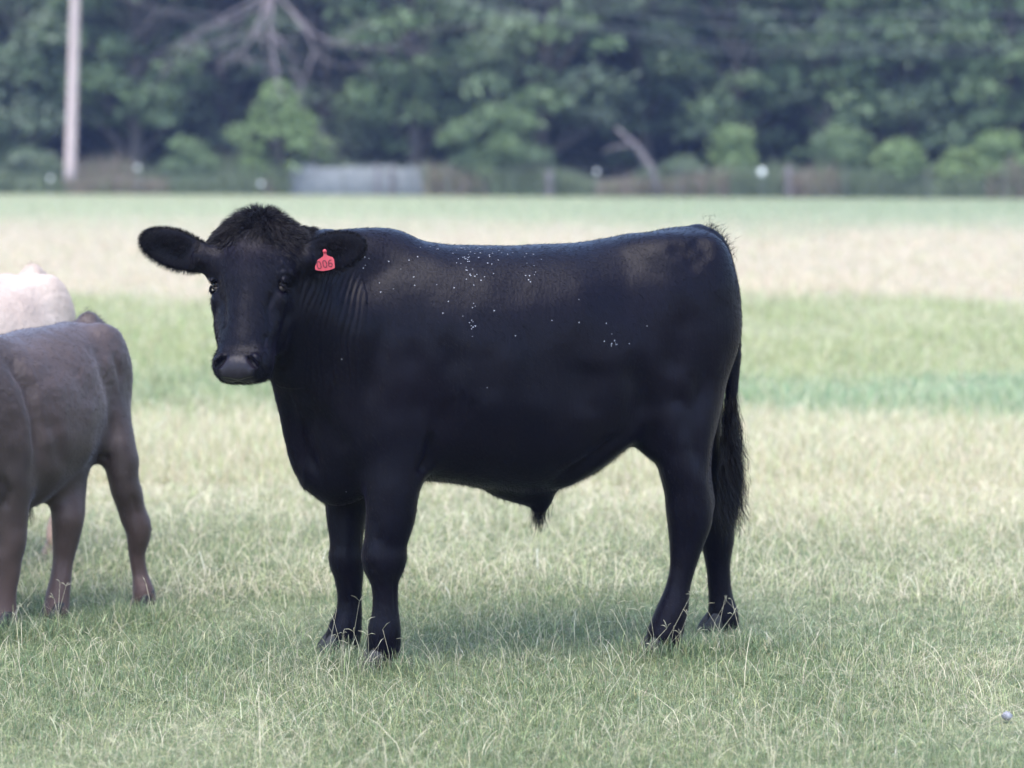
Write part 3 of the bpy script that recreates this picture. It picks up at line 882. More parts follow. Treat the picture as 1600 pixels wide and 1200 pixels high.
bvh = BVHTree.FromPolygons([tuple(v) for v in V], [tuple(q) for q in Q.tolist()])
# coat
nrm = vnormals(V, Q)
Hs = Soup()
flow = np.array([.75, .2, -.65])
sel = (hl[:, 1] < .10) | (np.linalg.norm(hl, axis=1) > .45)
bare = pad > 0
Vf, Nf = V[~bare], nrm[~bare]
fuzz(Hs, Vf, Nf, 160000, .014, .0008, flow, .20)
# belly fringe and throat
low = (Nf[:, 2] < -.55) & (Vf[:, 2] > .45) & (Vf[:, 2] < .85)
fuzz(Hs, Vf[low], Nf[low], 7000, .013, .0008, np.array([.3, 0, -.8]), .5, .2)
ear_hair(Hs, F1, c1, L1, .056, .016, 3400); ear_hair(Hs, F2, c2, L2, .057, .015, 3400)
# rough hair over the tail head
q = np.array([mp(1102 + 38 * u, 356 + 46 * u ** 1.3, 0) for u in rng.random(700)]) + rng.normal(0, .014, (700, 3))
strands(Hs, q, np.array([[.5, .1, .75]]) + rng.normal(0, .4, (700, 3)), rng.uniform(.015, .032, 700), .0012, 3, .3, .3)
Hs.build('coat_hair', M_BLACK_HAIR, steer, BASE)
# poll tuft
Hs = Soup()
pollsel = (hl[:, 1] > .06) & (hl[:, 2] > -.21) & (np.abs(hl[:, 0]) < .15) & (np.linalg.norm(hl - [0, .15, -.09], axis=1) < .21)
Vp, Np_, hp = V[pollsel], nrm[pollsel], hl[pollsel]
i = rng.integers(0, len(Vp), 26000)
wgt = sstep(.10, .19, hp[i, 1] + .35 * np.abs(hp[i, 0])); i = i[rng.random(26000) < .12 + .88 * wgt]; wgt = sstep(.10, .19, hp[i, 1] + .35 * np.abs(hp[i, 0])); n = len(i)
lk = np.floor(hp[i, 0] * 60) + 10 * np.floor(hp[i, 1] * 45)                       # locks share a direction
lo_ = np.sin(lk * 12.9898) * 43758.5453; lo_ -= np.floor(lo_); lo2 = np.sin(lk * 78.233) * 12543.123; lo2 -= np.floor(lo2)
hd = np.stack([hp[i, 0] * 11 + (lo_ - .5) * 1.6 + rng.normal(0, .22, n), -.7 + 8 * (hp[i, 1] - .14) + (lo2 - .5) * 1.2 + rng.normal(0, .2, n), np.full(n, .1)], 1)
strands(Hs, Vp[i], hd @ H.T + Np_[i] * (.25 + .55 * wgt)[:, None], (.007 + .030 * wgt * (1 - .5 * sstep(.05, .12, np.abs(hp[i, 0])))) * rng.uniform(.4, 1.15, n), .0011, 4, .3, .18)
Hs.build('poll_tuft', M_POLL_HAIR, steer, BASE)
# tail switch
Hs = Soup()
n = 2600
u = rng.random(n) ** .8
t0 = mp(1143, 600); t1 = mp(1137, 690)
P0 = t0 + (t1 - t0) * u[:, None] + rng.normal(0, .009, (n, 3))
end = np.stack([rng.normal(.02, .035, n), rng.normal(0, .03, n), np.full(n, -1.)], 1)
segs = 7
Ln = rng.uniform(.12, .33, n) + .03 * (1 - u)
lockn = 26
lock = rng.integers(0, lockn, n); lph = rng.random(lockn) * 6.28; ldir = rng.normal(0, 1, (lockn, 3)) * [.028, .03, 0]
Vt = np.zeros((n, 2 * (segs + 1), 3)); side = rng.normal(0, 1, (n, 3)); side[:, 2] = 0; side /= np.linalg.norm(side, axis=1)[:, None]
for i_ in range(segs + 1):
    f = i_ / segs
    c = P0 + np.array([0, 0, -1]) * (Ln * f)[:, None] + ldir[lock] * (f ** 1.2) * .55 \
        + np.stack([.018 * np.sin(f * 10 + lph[lock]), .012 * np.cos(f * 6 + lph[lock]), 0 * lph[lock]], 1) * f \
        + np.stack([.012 * f * f * np.ones(n), 0 * Ln, 0 * Ln], 1) + rng.normal(0, .0008, (n, 3)) + np.stack([rng.normal(0, .003, n) * 0, 0 * Ln, 0 * Ln], 1)
    c += end * [.28, .28, 0] * (f * .5)
    ww = .0009 * (1 - .6 * f)
    Vt[:, 2 * i_] = c - side * ww; Vt[:, 2 * i_ + 1] = c + side * ww
b = (np.arange(n) * 2 * (segs + 1))[:, None]
Hs.add(Vt.reshape(-1, 3), np.concatenate([b + np.array([[2 * k, 2 * k + 1, 2 * k + 3, 2 * k + 2]]) for k in range(segs)]))
Hs.build('tail_switch', M_TAIL_HAIR, steer, BASE)
# sheath tuft
Hs = Soup()
n = 420
P0 = mp(842, 795) + rng.normal(0, .011, (n, 3))
strands(Hs, P0, np.stack([rng.normal(-.02, .22, n), rng.normal(0, .2, n), np.full(n, -1.)], 1), rng.uniform(.025, .068, n), .0012, 4, .1, .12)
Hs.build('belly_tuft', M_BLACK_HAIR, steer, BASE)
# ear tag: 006
tgc = at(507, 410, 7.425)
tx = np.array([math.cos(R(11)), 0, -math.sin(R(-11)) * -1.0]); tx = np.array([.975, .05, .10]); tx /= np.linalg.norm(tx)
tn = np.array([.08, -1, .12]); tn -= tx * (tn @ tx); tn /= np.linalg.norm(tn); ty = np.cross(tn, tx)
if ty[2] < 0: ty = -ty
TP = lambda x, y, z=0: tgc + tx * x + ty * y + tn * z
outl = [(-.024, -.021), (-.006, -.0245), (.012, -.0235), (.026, -.020), (.0285, -.017), (.0285, .006), (.025, .0125), (.012, .0185), (.0085, .021), (.0085, .034), (-.0005, .034), (-.0005, .021), (-.004, .0165), (-.019, .009), (-.0285, -.010), (-.0285, -.018)]
Ts = Soup()
k = len(outl)
Vt = np.array([TP(a, b, .0016) for a, b in outl] + [TP(a, b, -.0016) for a, b in outl] + [TP(0, 0, .0016), TP(0, 0, -.0016)])
side_q = [(j, k + j, k + (j + 1) % k, (j + 1) % k) for j in range(k)]
Ts.add(Vt, np.array(side_q)[:, ::-1])
# triangulate both faces through a bmesh-free fan from two centres (body and neck)
def fan(idx, c, flip):
    return [(c, idx[(j + 1) % len(idx)], idx[j]) if flip else (c, idx[j], idx[(j + 1) % len(idx)]) for j in range(len(idx))]
low_i = [0, 1, 2, 3, 4, 5, 6, 7, 8, 11, 12, 13, 14, 15]; nk = [8, 9, 10, 11]
Ts.add(Vt, np.array(fan(low_i, 2 * k, False)), np.array(fan([k + j for j in low_i], 2 * k + 1, True)))
Ts.add(Vt, np.array([nk, [k + j for j in nk][::-1]]))
tg = Ts.build('ear_tag', M_TAG, steer, BASE, smooth=False)
tg['label'] = 'red plastic ear tag numbered 006'
Ts = Soup(); Ts.ball(TP(.004, .032, .002), (.0062, .0062, .004), 14, 8, np.stack([tx, ty, tn], 1))
Ts.tube([TP(.004, .032, -.01), TP(.004, .032, .004)], .003, 8)
Ts.build('tag_button', M_TAG, tg)
def stroke(S_, pts, r=.0013):
    S_.tube([TP(a, b, .0022) for a, b in pts], r, 6)
Ts = Soup()
def zero(cx, cy, w, h, sl):
    a = np.linspace(0, 2 * math.pi, 19)
    return [(cx + w * math.copysign(abs(math.cos(t)) ** .75, math.cos(t)) + sl * math.sin(t) * h, cy + h * math.copysign(abs(math.sin(t)) ** .8, math.sin(t))) for t in a]
stroke(Ts, zero(-.0165, -.006, .0055, .0105, -.12)); stroke(Ts, zero(.0005, -.0045, .0052, .0100, -.12))
stroke(Ts, zero(.0165, -.0085, .0050, .0055, 0)); stroke(Ts, [(.0115, -.0085), (.0115, -.001), (.0135, .0035), (.017, .0055), (.0205, .0045)])
Ts.build('numerals', M_INK, tg)

# flies resting on the steer
Fs = Soup()
Fs.ball((0, 0, .0012), (.0026, .0012, .0012), 8, 5)
def wing(s):
    pts = np.array([(0, 0, .0022), (-.002, s * .0012, .0028), (-.0052, s * .0030, .0026), (-.0062, s * .0018, .0024), (-.0045, s * .0003, .0024)])
    Fs2.add(np.vstack([pts, pts + [0, 0, .0002]]), np.array([(0, 1, 2), (0, 2, 3), (0, 3, 4), (5, 7, 6), (5, 8, 7), (5, 9, 8)]))
M_FLY = simple('fly_body', (.02, .02, .02), (.05, .05, .05), 100, .4)
M_WING = simple('fly_wing', (.35, .36, .42), (.55, .56, .6), 200, .4)
fly0 = Fs.build('fly', M_FLY)
Fs2 = Soup(); wing(1); wing(-1)
wing0 = Fs2.build('wings', M_WING, fly0, smooth=False)
spots = []
def cl(cx, cy, sx, sy, n): spots.extend((cx + rng.normal(0, sx), cy + rng.normal(0, sy)) for _ in range(n))
cl(712, 387, 26, 5, 26); cl(760, 398, 30, 11, 26); cl(735, 430, 10, 20, 20); cl(738, 492, 4, 16, 12); cl(822, 428, 16, 13, 10)
cl(700, 430, 30, 30, 10); cl(960, 537, 6, 4, 8); cl(820, 500, 60, 50, 5)
spots += [(569, 403), (577, 404), (570, 414), (568, 418), (606, 408), (639, 406), (592, 443), (614, 451), (648, 445), (595, 458), (709, 451), (905, 468), (955, 522), (982, 537), (540, 768), (533, 560), (1010, 510), (905, 505)]
first = True
for (sx_, sy_) in spots:
    dd = Vector(ray(sx_, sy_)).normalized()
    hit, nn, _, _ = bvh.ray_cast(Vector((0, 0, CAM_H)), dd)
    if hit is None or hit.y > 8.6: continue
    if first: f, w = fly0, wing0; first = False
    else:
        f = fly0.copy(); w = wing0.copy(); w.parent = f
        COL.objects.link(f); COL.objects.link(w)
    f.location = hit
    f.rotation_mode = 'QUATERNION'
    f.rotation_quaternion = nn.to_track_quat('Z', 'X') @ Matrix.Rotation(random.uniform(0, 6.28), 3, 'Z').to_quaternion()
    k_ = random.uniform(.4, .78); f.scale = (k_, k_, k_)
    tag(f, 'tiny pale-winged fly resting on the black steer', 'fly', 'flies resting on the black steer')

# ============================================================ CALVES
def make_calf(T, yaw, sc, mat, hairmat, hoofmat, legs, head, name, label, tag_on=False, res=.0075, tuft=True, zs=1.0, creases=None):
    """T: ground point under the tail head. s runs forward, t to the animal's left."""
    F2_ = np.array([-math.cos(yaw), -math.sin(yaw)]); L2_ = np.array([math.sin(yaw), -math.cos(yaw)])
    def q(s, t, z): return np.array([T[0] + (F2_[0] * s + L2_[0] * t) * sc, T[1] + (F2_[1] * s + L2_[1] * t) * sc, z * sc * zs])
    B = np.array([T[0] + F2_[0] * .45 * sc, T[1] + F2_[1] * .45 * sc, 0])
    r0 = .95 * sc
    S = Sculpt(np.arange(B[0] - r0 - .2, B[0] + r0, res), np.arange(B[1] - r0, B[1] + r0, res), np.arange(0, 1.25 * sc, res))
    SS = np.array([-.03, .0, .05, .15, .3, .45, .6, .72, .82, .88, .92])
    top = np.array([.88, .93, .955, .965, .955, .94, .955, .96, .93, .87, .8]) * sc * zs
    bot = np.array([.80, .70, .62, .50, .385, .345, .37, .42, .47, .52, .6]) * sc * zs
    wd = np.array([.05, .10, .15, .205, .255, .265, .235, .19, .13, .08, .04]) * sc
    S.loft(T, F2_, L2_, SS * sc, top, bot, wd, nexp=2.15, low=.46)
    BM = frame_from([F2_[0], F2_[1], 0], [0, 0, 1])
    for s_ in (1, -1):
        S.ell(q(.06, s_ * .095, .78), np.array([.11, .085, .18]) * sc, BM, .05)
        S.ell(q(.14, s_ * .12, .62), np.array([.10, .07, .13]) * sc, BM, .05)
        S.ell(q(.66, s_ * .14, .66), np.array([.10, .055, .19]) * sc, BM, .035)
        S.ell(q(.73, s_ * .125, .52), np.array([.085, .055, .10]) * sc, BM, .035)
    S.cone(q(.03, 0, .962), q(-.05, 0, .915), .036 * sc, .03 * sc, .03)
    tl = [q(-.05, 0, .90), q(-.06, -.01, .80), q(-.045, -.04, .70), q(-.02, -.06, .62)]
    S.chain(tl, np.array([.03, .022, .016, .012]) * sc, .02)
    # neck and head
    hp, hyaw, hpitch = head
    Hc = q(*hp); Hm = head_frame(hyaw, hpitch)
    S.cone(q(.74, 0, .78), Hc - Hm[:, 2] * .17 * sc + Hm[:, 1] * .05, .15 * sc, .09 * sc, .06)
    S.cone(q(.78, 0, .64), Hc - Hm[:, 2] * .17 * sc - Hm[:, 1] * .04, .13 * sc, .08 * sc, .06)
    S.cone(q(.82, 0, .58), q(.84, 0, .52), .10 * sc, .07 * sc, .05)
    P2 = sculpt_head(S, Hc, Hm, .8 * sc)
    ears = []
    for s_ in (1, -1):
        b_ = P2(s_ * .115, .07, -.13); t_ = P2(s_ * .285, .09, -.13)
        ears.append(sculpt_ear(S, b_, t_, .048 * sc, Hm[:, 2], thick=.014))
    hv = []
    for J in legs:
        P_ = [np.array(j[:3]) for j in J]; R_ = [j[3] for j in J]
        S.chain(P_, R_, .05); hv.append(P_[-1])
    S.cone(q(.30, 0, .40), q(.34, 0, .365), .03 * sc, .022 * sc, .03)
    V, Q = S.mesh(2)
    N = vnormals(V, Q)
    V = V + N * ((N1(V[:, 0] * 18 + 4, V[:, 2] * 18) - .5) * .007 + (N2(V[:, 0] * 60 + V[:, 1] * 40, V[:, 2] * 80) - .5) * .003 * sstep(.5, .8, V[:, 2]))[:, None]
    if creases: V = crease(V, N, creases, 20)
    root = empty(name, B); tag(root, label, 'calf')
    hl = ((V - Hc) @ Hm) / (.8 * sc)
    pad = sstep(.229, .243, -hl[:, 1] - .12 * np.abs(hl[:, 0])) * (hl[:, 1] > -.300) * (1 - sstep(.044, .060, np.abs(hl[:, 0]) + .12 * (-.24 - hl[:, 1]))) * (hl[:, 2] > -.026)
    zr = np.clip(1 - V[:, 2] / (.5 * sc), 0, 1)
    mesh_np('body', V, [Q], mat, root, base=B, attrs={'pad': pad, 'warm': zr * .35})
    make_eyes(P2, Hm, root, B, .8 * sc)
    for p_ in hv: make_hoof(p_, F2_, root, B, .82 * sc, hoofmat)
    Hs = Soup()
    fuzz(Hs, V, vnormals(V, Q), 34000, .012, .0008, np.array([.3, .4, -.6]), .35)
    for e, cc_, L_ in ears: ear_hair(Hs, e, cc_, L_, .048 * sc, .018, 900)
    n = 900
    u = rng.random(n)
    pp = np.array([q(.05 - .09 * a, 0, .985 - .05 * a) for a in u]) + rng.normal(0, .012 * sc, (n, 3))
    strands(Hs, pp, np.array([[.3, .3, .6]]) + rng.normal(0, .4, (n, 3)), rng.uniform(.012, .03, n), .0013, 3, .4, .3)
    Hs.build('coat_hair', hairmat, root, B)
    Hs = Soup(); n = 700
    strands(Hs, tl[-1] + rng.normal(0, .008, (n, 3)) + np.array([0, 0, 1]) * rng.uniform(0, .1, n)[:, None], np.stack([rng.normal(0, .12, n), rng.normal(0, .12, n), -np.ones(n)], 1), rng.uniform(.05, .13, n), .0014, 5, 0, .1)
    Hs.build('tail_switch', hairmat, root, B)
    Hs = Soup(); n = 60
    strands(Hs, q(.34, 0, .35) + rng.normal(0, .006, (n, 3)), np.stack([rng.normal(.05, .12, n), rng.normal(0, .1, n), -np.ones(n)], 1), rng.uniform(.04, .085, n), .0013, 4, 0, .1)
    Hs.build('belly_tuft', hairmat, root, B)
    if tag_on:
        e, cc_, L_ = ears[0]
        tcn = cc_ + e[:, 2] * .012 + e[:, 0] * L_ * .12
        Tt = Soup(); Tt.box(tcn + [0, 0, -.02], (.026, .0016, .022), np.eye(3)); Tt.box(tcn + [0, 0, .008], (.006, .0016, .009))
        tg2 = Tt.build('ear_tag', M_TAG, root, B, smooth=False)
        Tb2 = Soup(); Tb2.ball(tcn + [0, -.003, .012], (.006, .003, .006), 10, 6); Tb2.build('tag_button', M_TAG, tg2)
    return root

def pl(px, py, D, rpx):
    q_ = at(px, py, D); return (q_[0], q_[1], q_[2], rpx * D / FPX)
# grey-brown calf
T1 = at(148, 500, 8.88)
g_legs = [
 [pl(160, 610, 8.80, 30), pl(172, 650, 8.74, 30), pl(186, 705, 8.70, 28), pl(194, 755, 8.70, 24), pl(207, 800, 8.72, 22), pl(217, 828, 8.72, 21), pl(214, 865, 8.72, 14), pl(219, 900, 8.72, 13), pl(224, 925, 8.70, 17), pl(226, 940, 8.70, 18)],
 [pl(105, 640, 8.75, 40), pl(106, 740, 8.60, 32), pl(107, 800, 8.52, 26), pl(104, 838, 8.52, 22), pl(100, 870, 8.52, 17), pl(95, 905, 8.50, 16), pl(90, 935, 8.48, 20), pl(87, 958, 8.46, 20)],
 [pl(0, 610, 8.42, 38), pl(12, 680, 8.34, 42), pl(16, 740, 8.30, 38), pl(15, 790, 8.30, 31), pl(14, 850, 8.30, 26), pl(12, 885, 8.30, 20), pl(8, 925, 8.30, 17), pl(6, 955, 8.30, 19), pl(6, 972, 8.29, 20)],
 [pl(-105, 650, 8.5, 45), pl(-105, 740, 8.5, 34), pl(-106, 800, 8.5, 29), pl(-108, 850, 8.5, 24), pl(-108, 885, 8.5, 19), pl(-110, 920, 8.5, 16), pl(-112, 945, 8.5, 19), pl(-112, 960, 8.5, 20)],
]
make_calf(T1, R(58), 1.0, M_GREY, M_GREY_HAIR, M_HOOF, g_legs, ((1.05, .10, .72), R(-20), R(24)), 'calf',
          'grey brown calf walking towards the camera, cut by the left edge of the photo', True, creases=[
 ([(-10, 548), (20, 568), (42, 605), (56, 655), (61, 705), (52, 775)], 10, .015), ([(140, 530), (160, 570), (176, 630), (177, 680), (164, 735)], 9, .010),
 ([(70, 640), (92, 690), (104, 750)], 12, .006), ([(178, 545), (190, 600)], 5, .008), ([(150, 715), (172, 718)], 7, .010), ([(110, 560), (150, 640)], 14, .006),
 ([(0, 740), (12, 770), (4, 800)], 7, .010), ([(210, 850), (222, 920)], 4, .004), ([(102, 860), (92, 930)], 4, .004), ([(205, 770), (216, 810)], 5, .005)])
T2 = at(58, 440, 9.95)
def lq(T, yaw, sc, rows):
    F2_ = np.array([-math.cos(yaw), -math.sin(yaw)]); L2_ = np.array([math.sin(yaw), -math.cos(yaw)])
    return [(T[0] + F2_[0] * s + L2_[0] * t, T[1] + F2_[1] * s + L2_[1] * t, z * sc, r * sc) for s, t, z, r in rows]
hind = lambda s, t: [(s + .10, t * .9, .60, .10), (s + .09, t, .52, .07), (s + .05, t, .42, .05), (s + .0, t, .35, .045), (s + .01, t, .27, .03), (s + .03, t, .18, .028), (s + .05, t, .11, .036), (s + .07, t, .06, .037)]
fore = lambda s, t: [(s, t, .55, .09), (s, t, .44, .065), (s + .01, t, .35, .05), (s + .02, t, .27, .044), (s + .01, t, .2, .03), (s + .01, t, .14, .03), (s + .02, t, .09, .036), (s + .03, t, .055, .037)]
yaw2 = R(62)
c_legs = [lq(T2, yaw2, 1.12, hind(.02, .15)), lq(T2, yaw2, 1.12, hind(.22, -.12)), lq(T2, yaw2, 1.12, fore(.78, .13)), lq(T2, yaw2, 1.12, fore(.72, -.13))]
make_calf(T2, yaw2, 1.12, M_CREAM, M_CREAM_HAIR, M_HOOF_PALE, c_legs, ((1.08, -.05, .72), R(-45), R(30)), 'calf',
          'cream calf standing behind the grey brown calf, only its back and legs showing', False)

# ============================================================ FIELD EDGE: pole, cables, fences
def at0(px, Y): q_ = at(px, 300, Y); return np.array([q_[0], Y, 0])
pb = at0(109, 94.5); ptop = at(117, -2, 94.5); lean = (ptop - np.array([at(109, 283, 94.5)[0], 94.5, at(109, 283, 94.5)[2]]))
lean = lean / lean[2]
pole = empty('utility_pole', pb)
tag(pole, 'weathered wooden utility pole leaning slightly at the far field edge', 'utility pole')
hp_ = 10.5
Ps = Soup(); Ps.tube([pb + lean * z for z in np.linspace(-.3, hp_, 9)], np.linspace(.215, .15, 9), 16)
Ps.build('pole', M_POLE, pole, pb)
Ps = Soup(); Ps.box(pb + lean * 9.8 + np.array([0, -.17, 0]), (1.2, .06, .07)); Ps.build('crossarm', M_POLE, pole, pb, smooth=False)
for dx in (-1.05, -.4, .4, 1.05):
    Is = Soup(); Is.tube([pb + lean * 9.87 + [dx, -.17, z] for z in (0, .05, .1, .15, .2)], [.03, .06, .035, .055, .02], 10)
    Is.build('insulator', M_METAL, pole, pb)
for k_, (py0, yy) in enumerate(((22, 93.0), (44, 92.6), (72, 92.2), (84, 91.8))):
    z1 = at(1200, py0, yy)[2]
    a_ = pb + lean * 10.0 + np.array([(-1.05, -.4, .4, 1.05)[k_], -.17, 0])
    pts = []
    for u in np.linspace(0, 1, 40):
        X_ = a_[0] + (40 - a_[0]) * u
        um = (at(1150, 0, yy)[0] - a_[0]) / (40 - a_[0])
        sag = (a_[2] - z1) / (1 - (1 - um) ** 2)
        pts.append((X_, a_[1] + (yy - a_[1]) * min(1, u * 3), a_[2] - sag * (1 - (1 - u) ** 2) if u < um else z1 + sag * 0 + (a_[2] - z1) * .15 * ((u - um) / (1 - um)) ** 2))
    Cs = Soup(); Cs.tube(pts, .007, 6)
    tag(Cs.build('power_cable', M_WIRE), '%s power cable strung from the utility pole before the trees' % ('topmost', 'second highest', 'third highest', 'lowest')[k_], 'power cable', 'power cables from the pole')

# wire fence with capped steel posts
fb = at0(800, 94.0)
fence = empty('wire_fence', fb)
tag(fence, 'low wire fence on steel posts with round white caps along the far field edge', 'fence')
caps = [(79, 279), (215, 262), (408, 287), (932, 268), (1190, 269)]
postx = [(79, 279), (215, 262), (408, 287), (560, 0), (700, 0), (860, 0), (932, 268), (1060, 0), (1190, 269), (1320, 0), (1450, 0), (1570, 0), (-60, 0), (1690, 0)]
for (px, py) in postx:
    h_ = at(px, py, 93.6)[2] if py else 1.15
    b_ = at0(px, 93.6)
    Fp = Soup(); Fp.box(b_ + [0, 0, h_ / 2 - .1], (.022, .004, h_ / 2 + .1)); Fp.box(b_ + [0, .018, h_ / 2 - .1], (.004, .016, h_ / 2 + .1))
    po = Fp.build('post', M_POST, fence, fb, smooth=False)
    if py:
        big = .13 if px == 1190 else .07
        Fc = Soup(); Fc.ball(b_ + [0, -.01, h_], (big, .06, big), 14, 8); Fc.build('cap', M_CAP, po)
Fw = Soup()
for z in (.35, .65, .95): Fw.tube([at0(px, 93.58) + [0, 0, z] for px in (-60, 400, 800, 1200, 1690)], .004, 4)
Fw.build('wire', M_WIRE, fence, fb)

# corrugated sheet fence
x0, x1 = at0(455, 94.3)[0], at0(660, 94.3)[0]
cb = np.array([(x0 + x1) / 2, 94.3, 0])
shf = empty('sheet_fence', cb)
tag(shf, 'grey corrugated sheet metal fence beneath the young light green tree', 'fence')
nc = 5
for k_ in range(nc):
    xa, xb = x0 + (x1 - x0) * k_ / nc, x0 + (x1 - x0) * (k_ + 1) / nc - .02
    u = np.linspace(xa, xb, 40); z1 = 1.05 + rng.uniform(-.05, .06)
    yv = 94.3 + .02 * np.sin(u * 2 * math.pi / .12) - (k_ % 2) * .06
    Vp = np.concatenate([np.stack([u, yv, np.zeros(40)], 1), np.stack([u, yv, np.full(40, z1)], 1), np.stack([u, yv + .004, np.zeros(40)], 1), np.stack([u, yv + .004, np.full(40, z1)], 1)])
    Fq = [(j, j + 1, 41 + j, 40 + j) for j in range(39)] + [(80 + j + 1, 80 + j, 120 + j, 121 + j) for j in range(39)] + [(40 + j, 41 + j, 121 + j, 120 + j) for j in range(39)]
    mesh_np('sheet', Vp, [np.array(Fq)], M_METAL, shf, base=cb)
for px in (457, 590, 612, 640, 658):
    Fp = Soup(); Fp.box(at0(px, 94.12) + [0, 0, .55], (.05, .04, .62)); Fp.build('post', M_DEADWOOD if px in (590, 612) else M_METAL, shf, cb, smooth=False)

# weathered timber posts and a fallen limb
def timber(px, Y, w, h_, label):
    b_ = at0(px, Y)
    Sx = Soup(); Sx.tube([b_ + [0, 0, z] for z in (-.1, .2, h_ * .6, h_ - .04, h_)], [w, w * 1.03, w * .97, w * .95, w * .7], 12)
    tag(Sx.build('wooden_post', M_DEADWOOD), label, 'post')
timber(858, 93.9, .16, .9, 'thick weathered post nearest the bushy round shrub')
timber(1232, 93.9, .12, 1.15, 'pale slim post just right of the brightest white fence cap')
br = Soup()
pA = at(962, 200, 93.2); pB = at(1018, 262, 93.2); pC = at(1030, 292, 93.2)
br.tube([pA, (pA + pB) / 2 + [.05, 0, .1], pB, np.array([pC[0], 93.2, .0])], [.05, .1, .12, .13], 8)
br.tube([(pA + pB) / 2 + [.05, 0, .1], pA + [-.1, .1, -.7], pA + [-.5, .1, -.9]], [.07, .04, .02], 6)
tag(br.build('broken_limb', M_DEADWOOD), 'broken grey tree limb leaning down into the weeds', 'branch')

# ============================================================ TREES
def leaf_cloud(S, centres, radii, n_each, size, cols, flat=.75, up=.35):
    for (c, r, cc_) in zip(centres, radii, cols):
        n = int(n_each * (r / 1.0) ** 2)
        dirs = rng.normal(0, 1, (n, 3)); dirs[:, 2] = np.where(dirs[:, 2] < -.25, -dirs[:, 2], dirs[:, 2]); dirs /= np.linalg.norm(dirs, axis=1)[:, None]
        rad = r * (.35 + .75 * rng.random(n) ** .6) * (1 + .25 * (rng.random(n) < .12))
        P = c + dirs * rad[:, None] * [1, 1, flat]
        nm = dirs * .6 + rng.normal(0, .55, (n, 3)) + [0, 0, up]
        nm /= np.linalg.norm(nm, axis=1)[:, None]
        a = np.cross(nm, rng.normal(0, 1, (n, 3))); a /= np.linalg.norm(a, axis=1)[:, None]
        b = np.cross(nm, a)
        s_ = size * rng.uniform(.6, 1.3, n)[:, None]
        V = np.stack([P - a * s_, P - b * s_ * .55 + nm * s_ * .12, P + a * s_, P + b * s_ * .55 + nm * s_ * .12], 1).reshape(-1, 3)
        q_ = (np.arange(n) * 4)[:, None] + np.arange(4)[None]
        col = np.asarray(cc_)[None] * np.exp(rng.normal(0, .22, n))[:, None]
        S.add(V, q_, col=np.repeat(col, 4, 0))

DK = np.array([.065, .095, .065]); MD = np.array([.13, .185, .105]); LT = np.array([.20, .275, .135]); YL = np.array([.23, .31, .135]); GY = np.array([.19, .23, .165])

def make_tree(px, Y, h_, cr, label, hue, name='tree', group=None, low=.8, lobes=46, n_each=110, size=.17, seed=0, lobe_r=(.55, 1.25), cone=False):
    global rng
    rng = np.random.default_rng(1000 + seed)
    b_ = at0(px, Y)
    root = empty(name, b_); tag(root, label, 'tree', group)
    T = Soup()
    lean_ = rng.normal(0, .04, 2)
    trunk = [b_ + [lean_[0] * z, lean_[1] * z, z] for z in np.linspace(-.2, h_ * .7, 8)]
    rt = .022 * h_ + .03
    T.tube(trunk, np.linspace(rt, rt * .35, 8), 10)
    cz = low + (h_ - low) * .52; ch = (h_ - low) / 2
    cs, rs, cols = [], [], []
    for i in range(lobes):
        d_ = rng.normal(0, 1, 3); d_ /= np.linalg.norm(d_)
        f = rng.uniform(.55, 1.0)
        c = b_ + [lean_[0] * cz + d_[0] * cr * f, lean_[1] * cz + d_[1] * cr * f * .7, cz + d_[2] * ch * f]
        c[2] = max(c[2], low * .7)
        rr_ = rng.uniform(*lobe_r) * cr / 3.6
        if cone:
            k_ = 1.12 - .85 * max(0, (c[2] - .35 * h_) / (.65 * h_)); c[:2] = b_[:2] + (c[:2] - b_[:2]) * k_; rr_ *= .6 + .5 * k_
        cs.append(c); rs.append(rr_)
        mixf = rng.random()
        cols.append(hue[0] * (1 - mixf) + hue[1] * mixf)
    for i in range(0, lobes, 3):
        k_ = int(np.clip((cs[i][2] - .3) / (h_ * .7) * 5, 1, 6)); s0 = trunk[k_]
        mid = (s0 + cs[i]) / 2 + rng.normal(0, .12, 3)
        T.tube([s0, mid, cs[i]], [rt * .4, rt * .22, rt * .08], 6)
    T.build('trunk', M_BARK, root, b_)
    C_ = Soup(); leaf_cloud(C_, cs, rs, n_each, size, cols)
    C_.build('crown', M_LEAF, root, b_, usecol=True)
    return root

# front row of the wood: px, distance, height, crown radius, hue, look
front = [
 (-190, 100, 13, 4.3, (DK, MD), 'dark broad tree beyond the left end of the field'),
 (30, 99, 12.5, 3.6, (MD, GY), 'grey green tree behind the utility pole'),
 (215, 98.5, 13, 3.3, (MD, LT), 'tree with pale drooping foliage just right of the utility pole'),
 (350, 101, 12, 3.4, (DK, GY), 'dark tree behind the bare grey branches'),
 (510, 100.5, 14, 3.5, (MD, GY), 'tall tree behind the young light green tree'),
 (650, 98.6, 13, 3.0, (MD, LT), 'mid green tree rising over the sheet metal fence'),
 (840, 98.2, 13.5, 3.4, (GY, LT), 'grey green weeping tree above the bushy round shrub'),
 (1010, 101, 14, 3.4, (DK, MD), 'dark tree behind the leaning broken limb'),
 (1150, 99.2, 12.5, 3.2, (DK, LT), 'tree behind the brightest white fence cap'),
 (1290, 98.5, 13, 3.1, (MD, LT), 'light clumped tree right of the slim pale post'),
 (1430, 99.5, 14, 3.6, (GY, MD), 'greyish tree with low hanging boughs behind the arching shrub'),
 (1580, 98.5, 13, 3.6, (MD, LT), 'pale topped tree at the right edge of the photo'),
 (1760, 99, 13, 4.2, (DK, MD), 'dark tree beyond the right end of the field'),
]
lows = [.3, .3, .8, .3, .6, .7, 1.2, .4, .3, .8, .4, .3, .3]
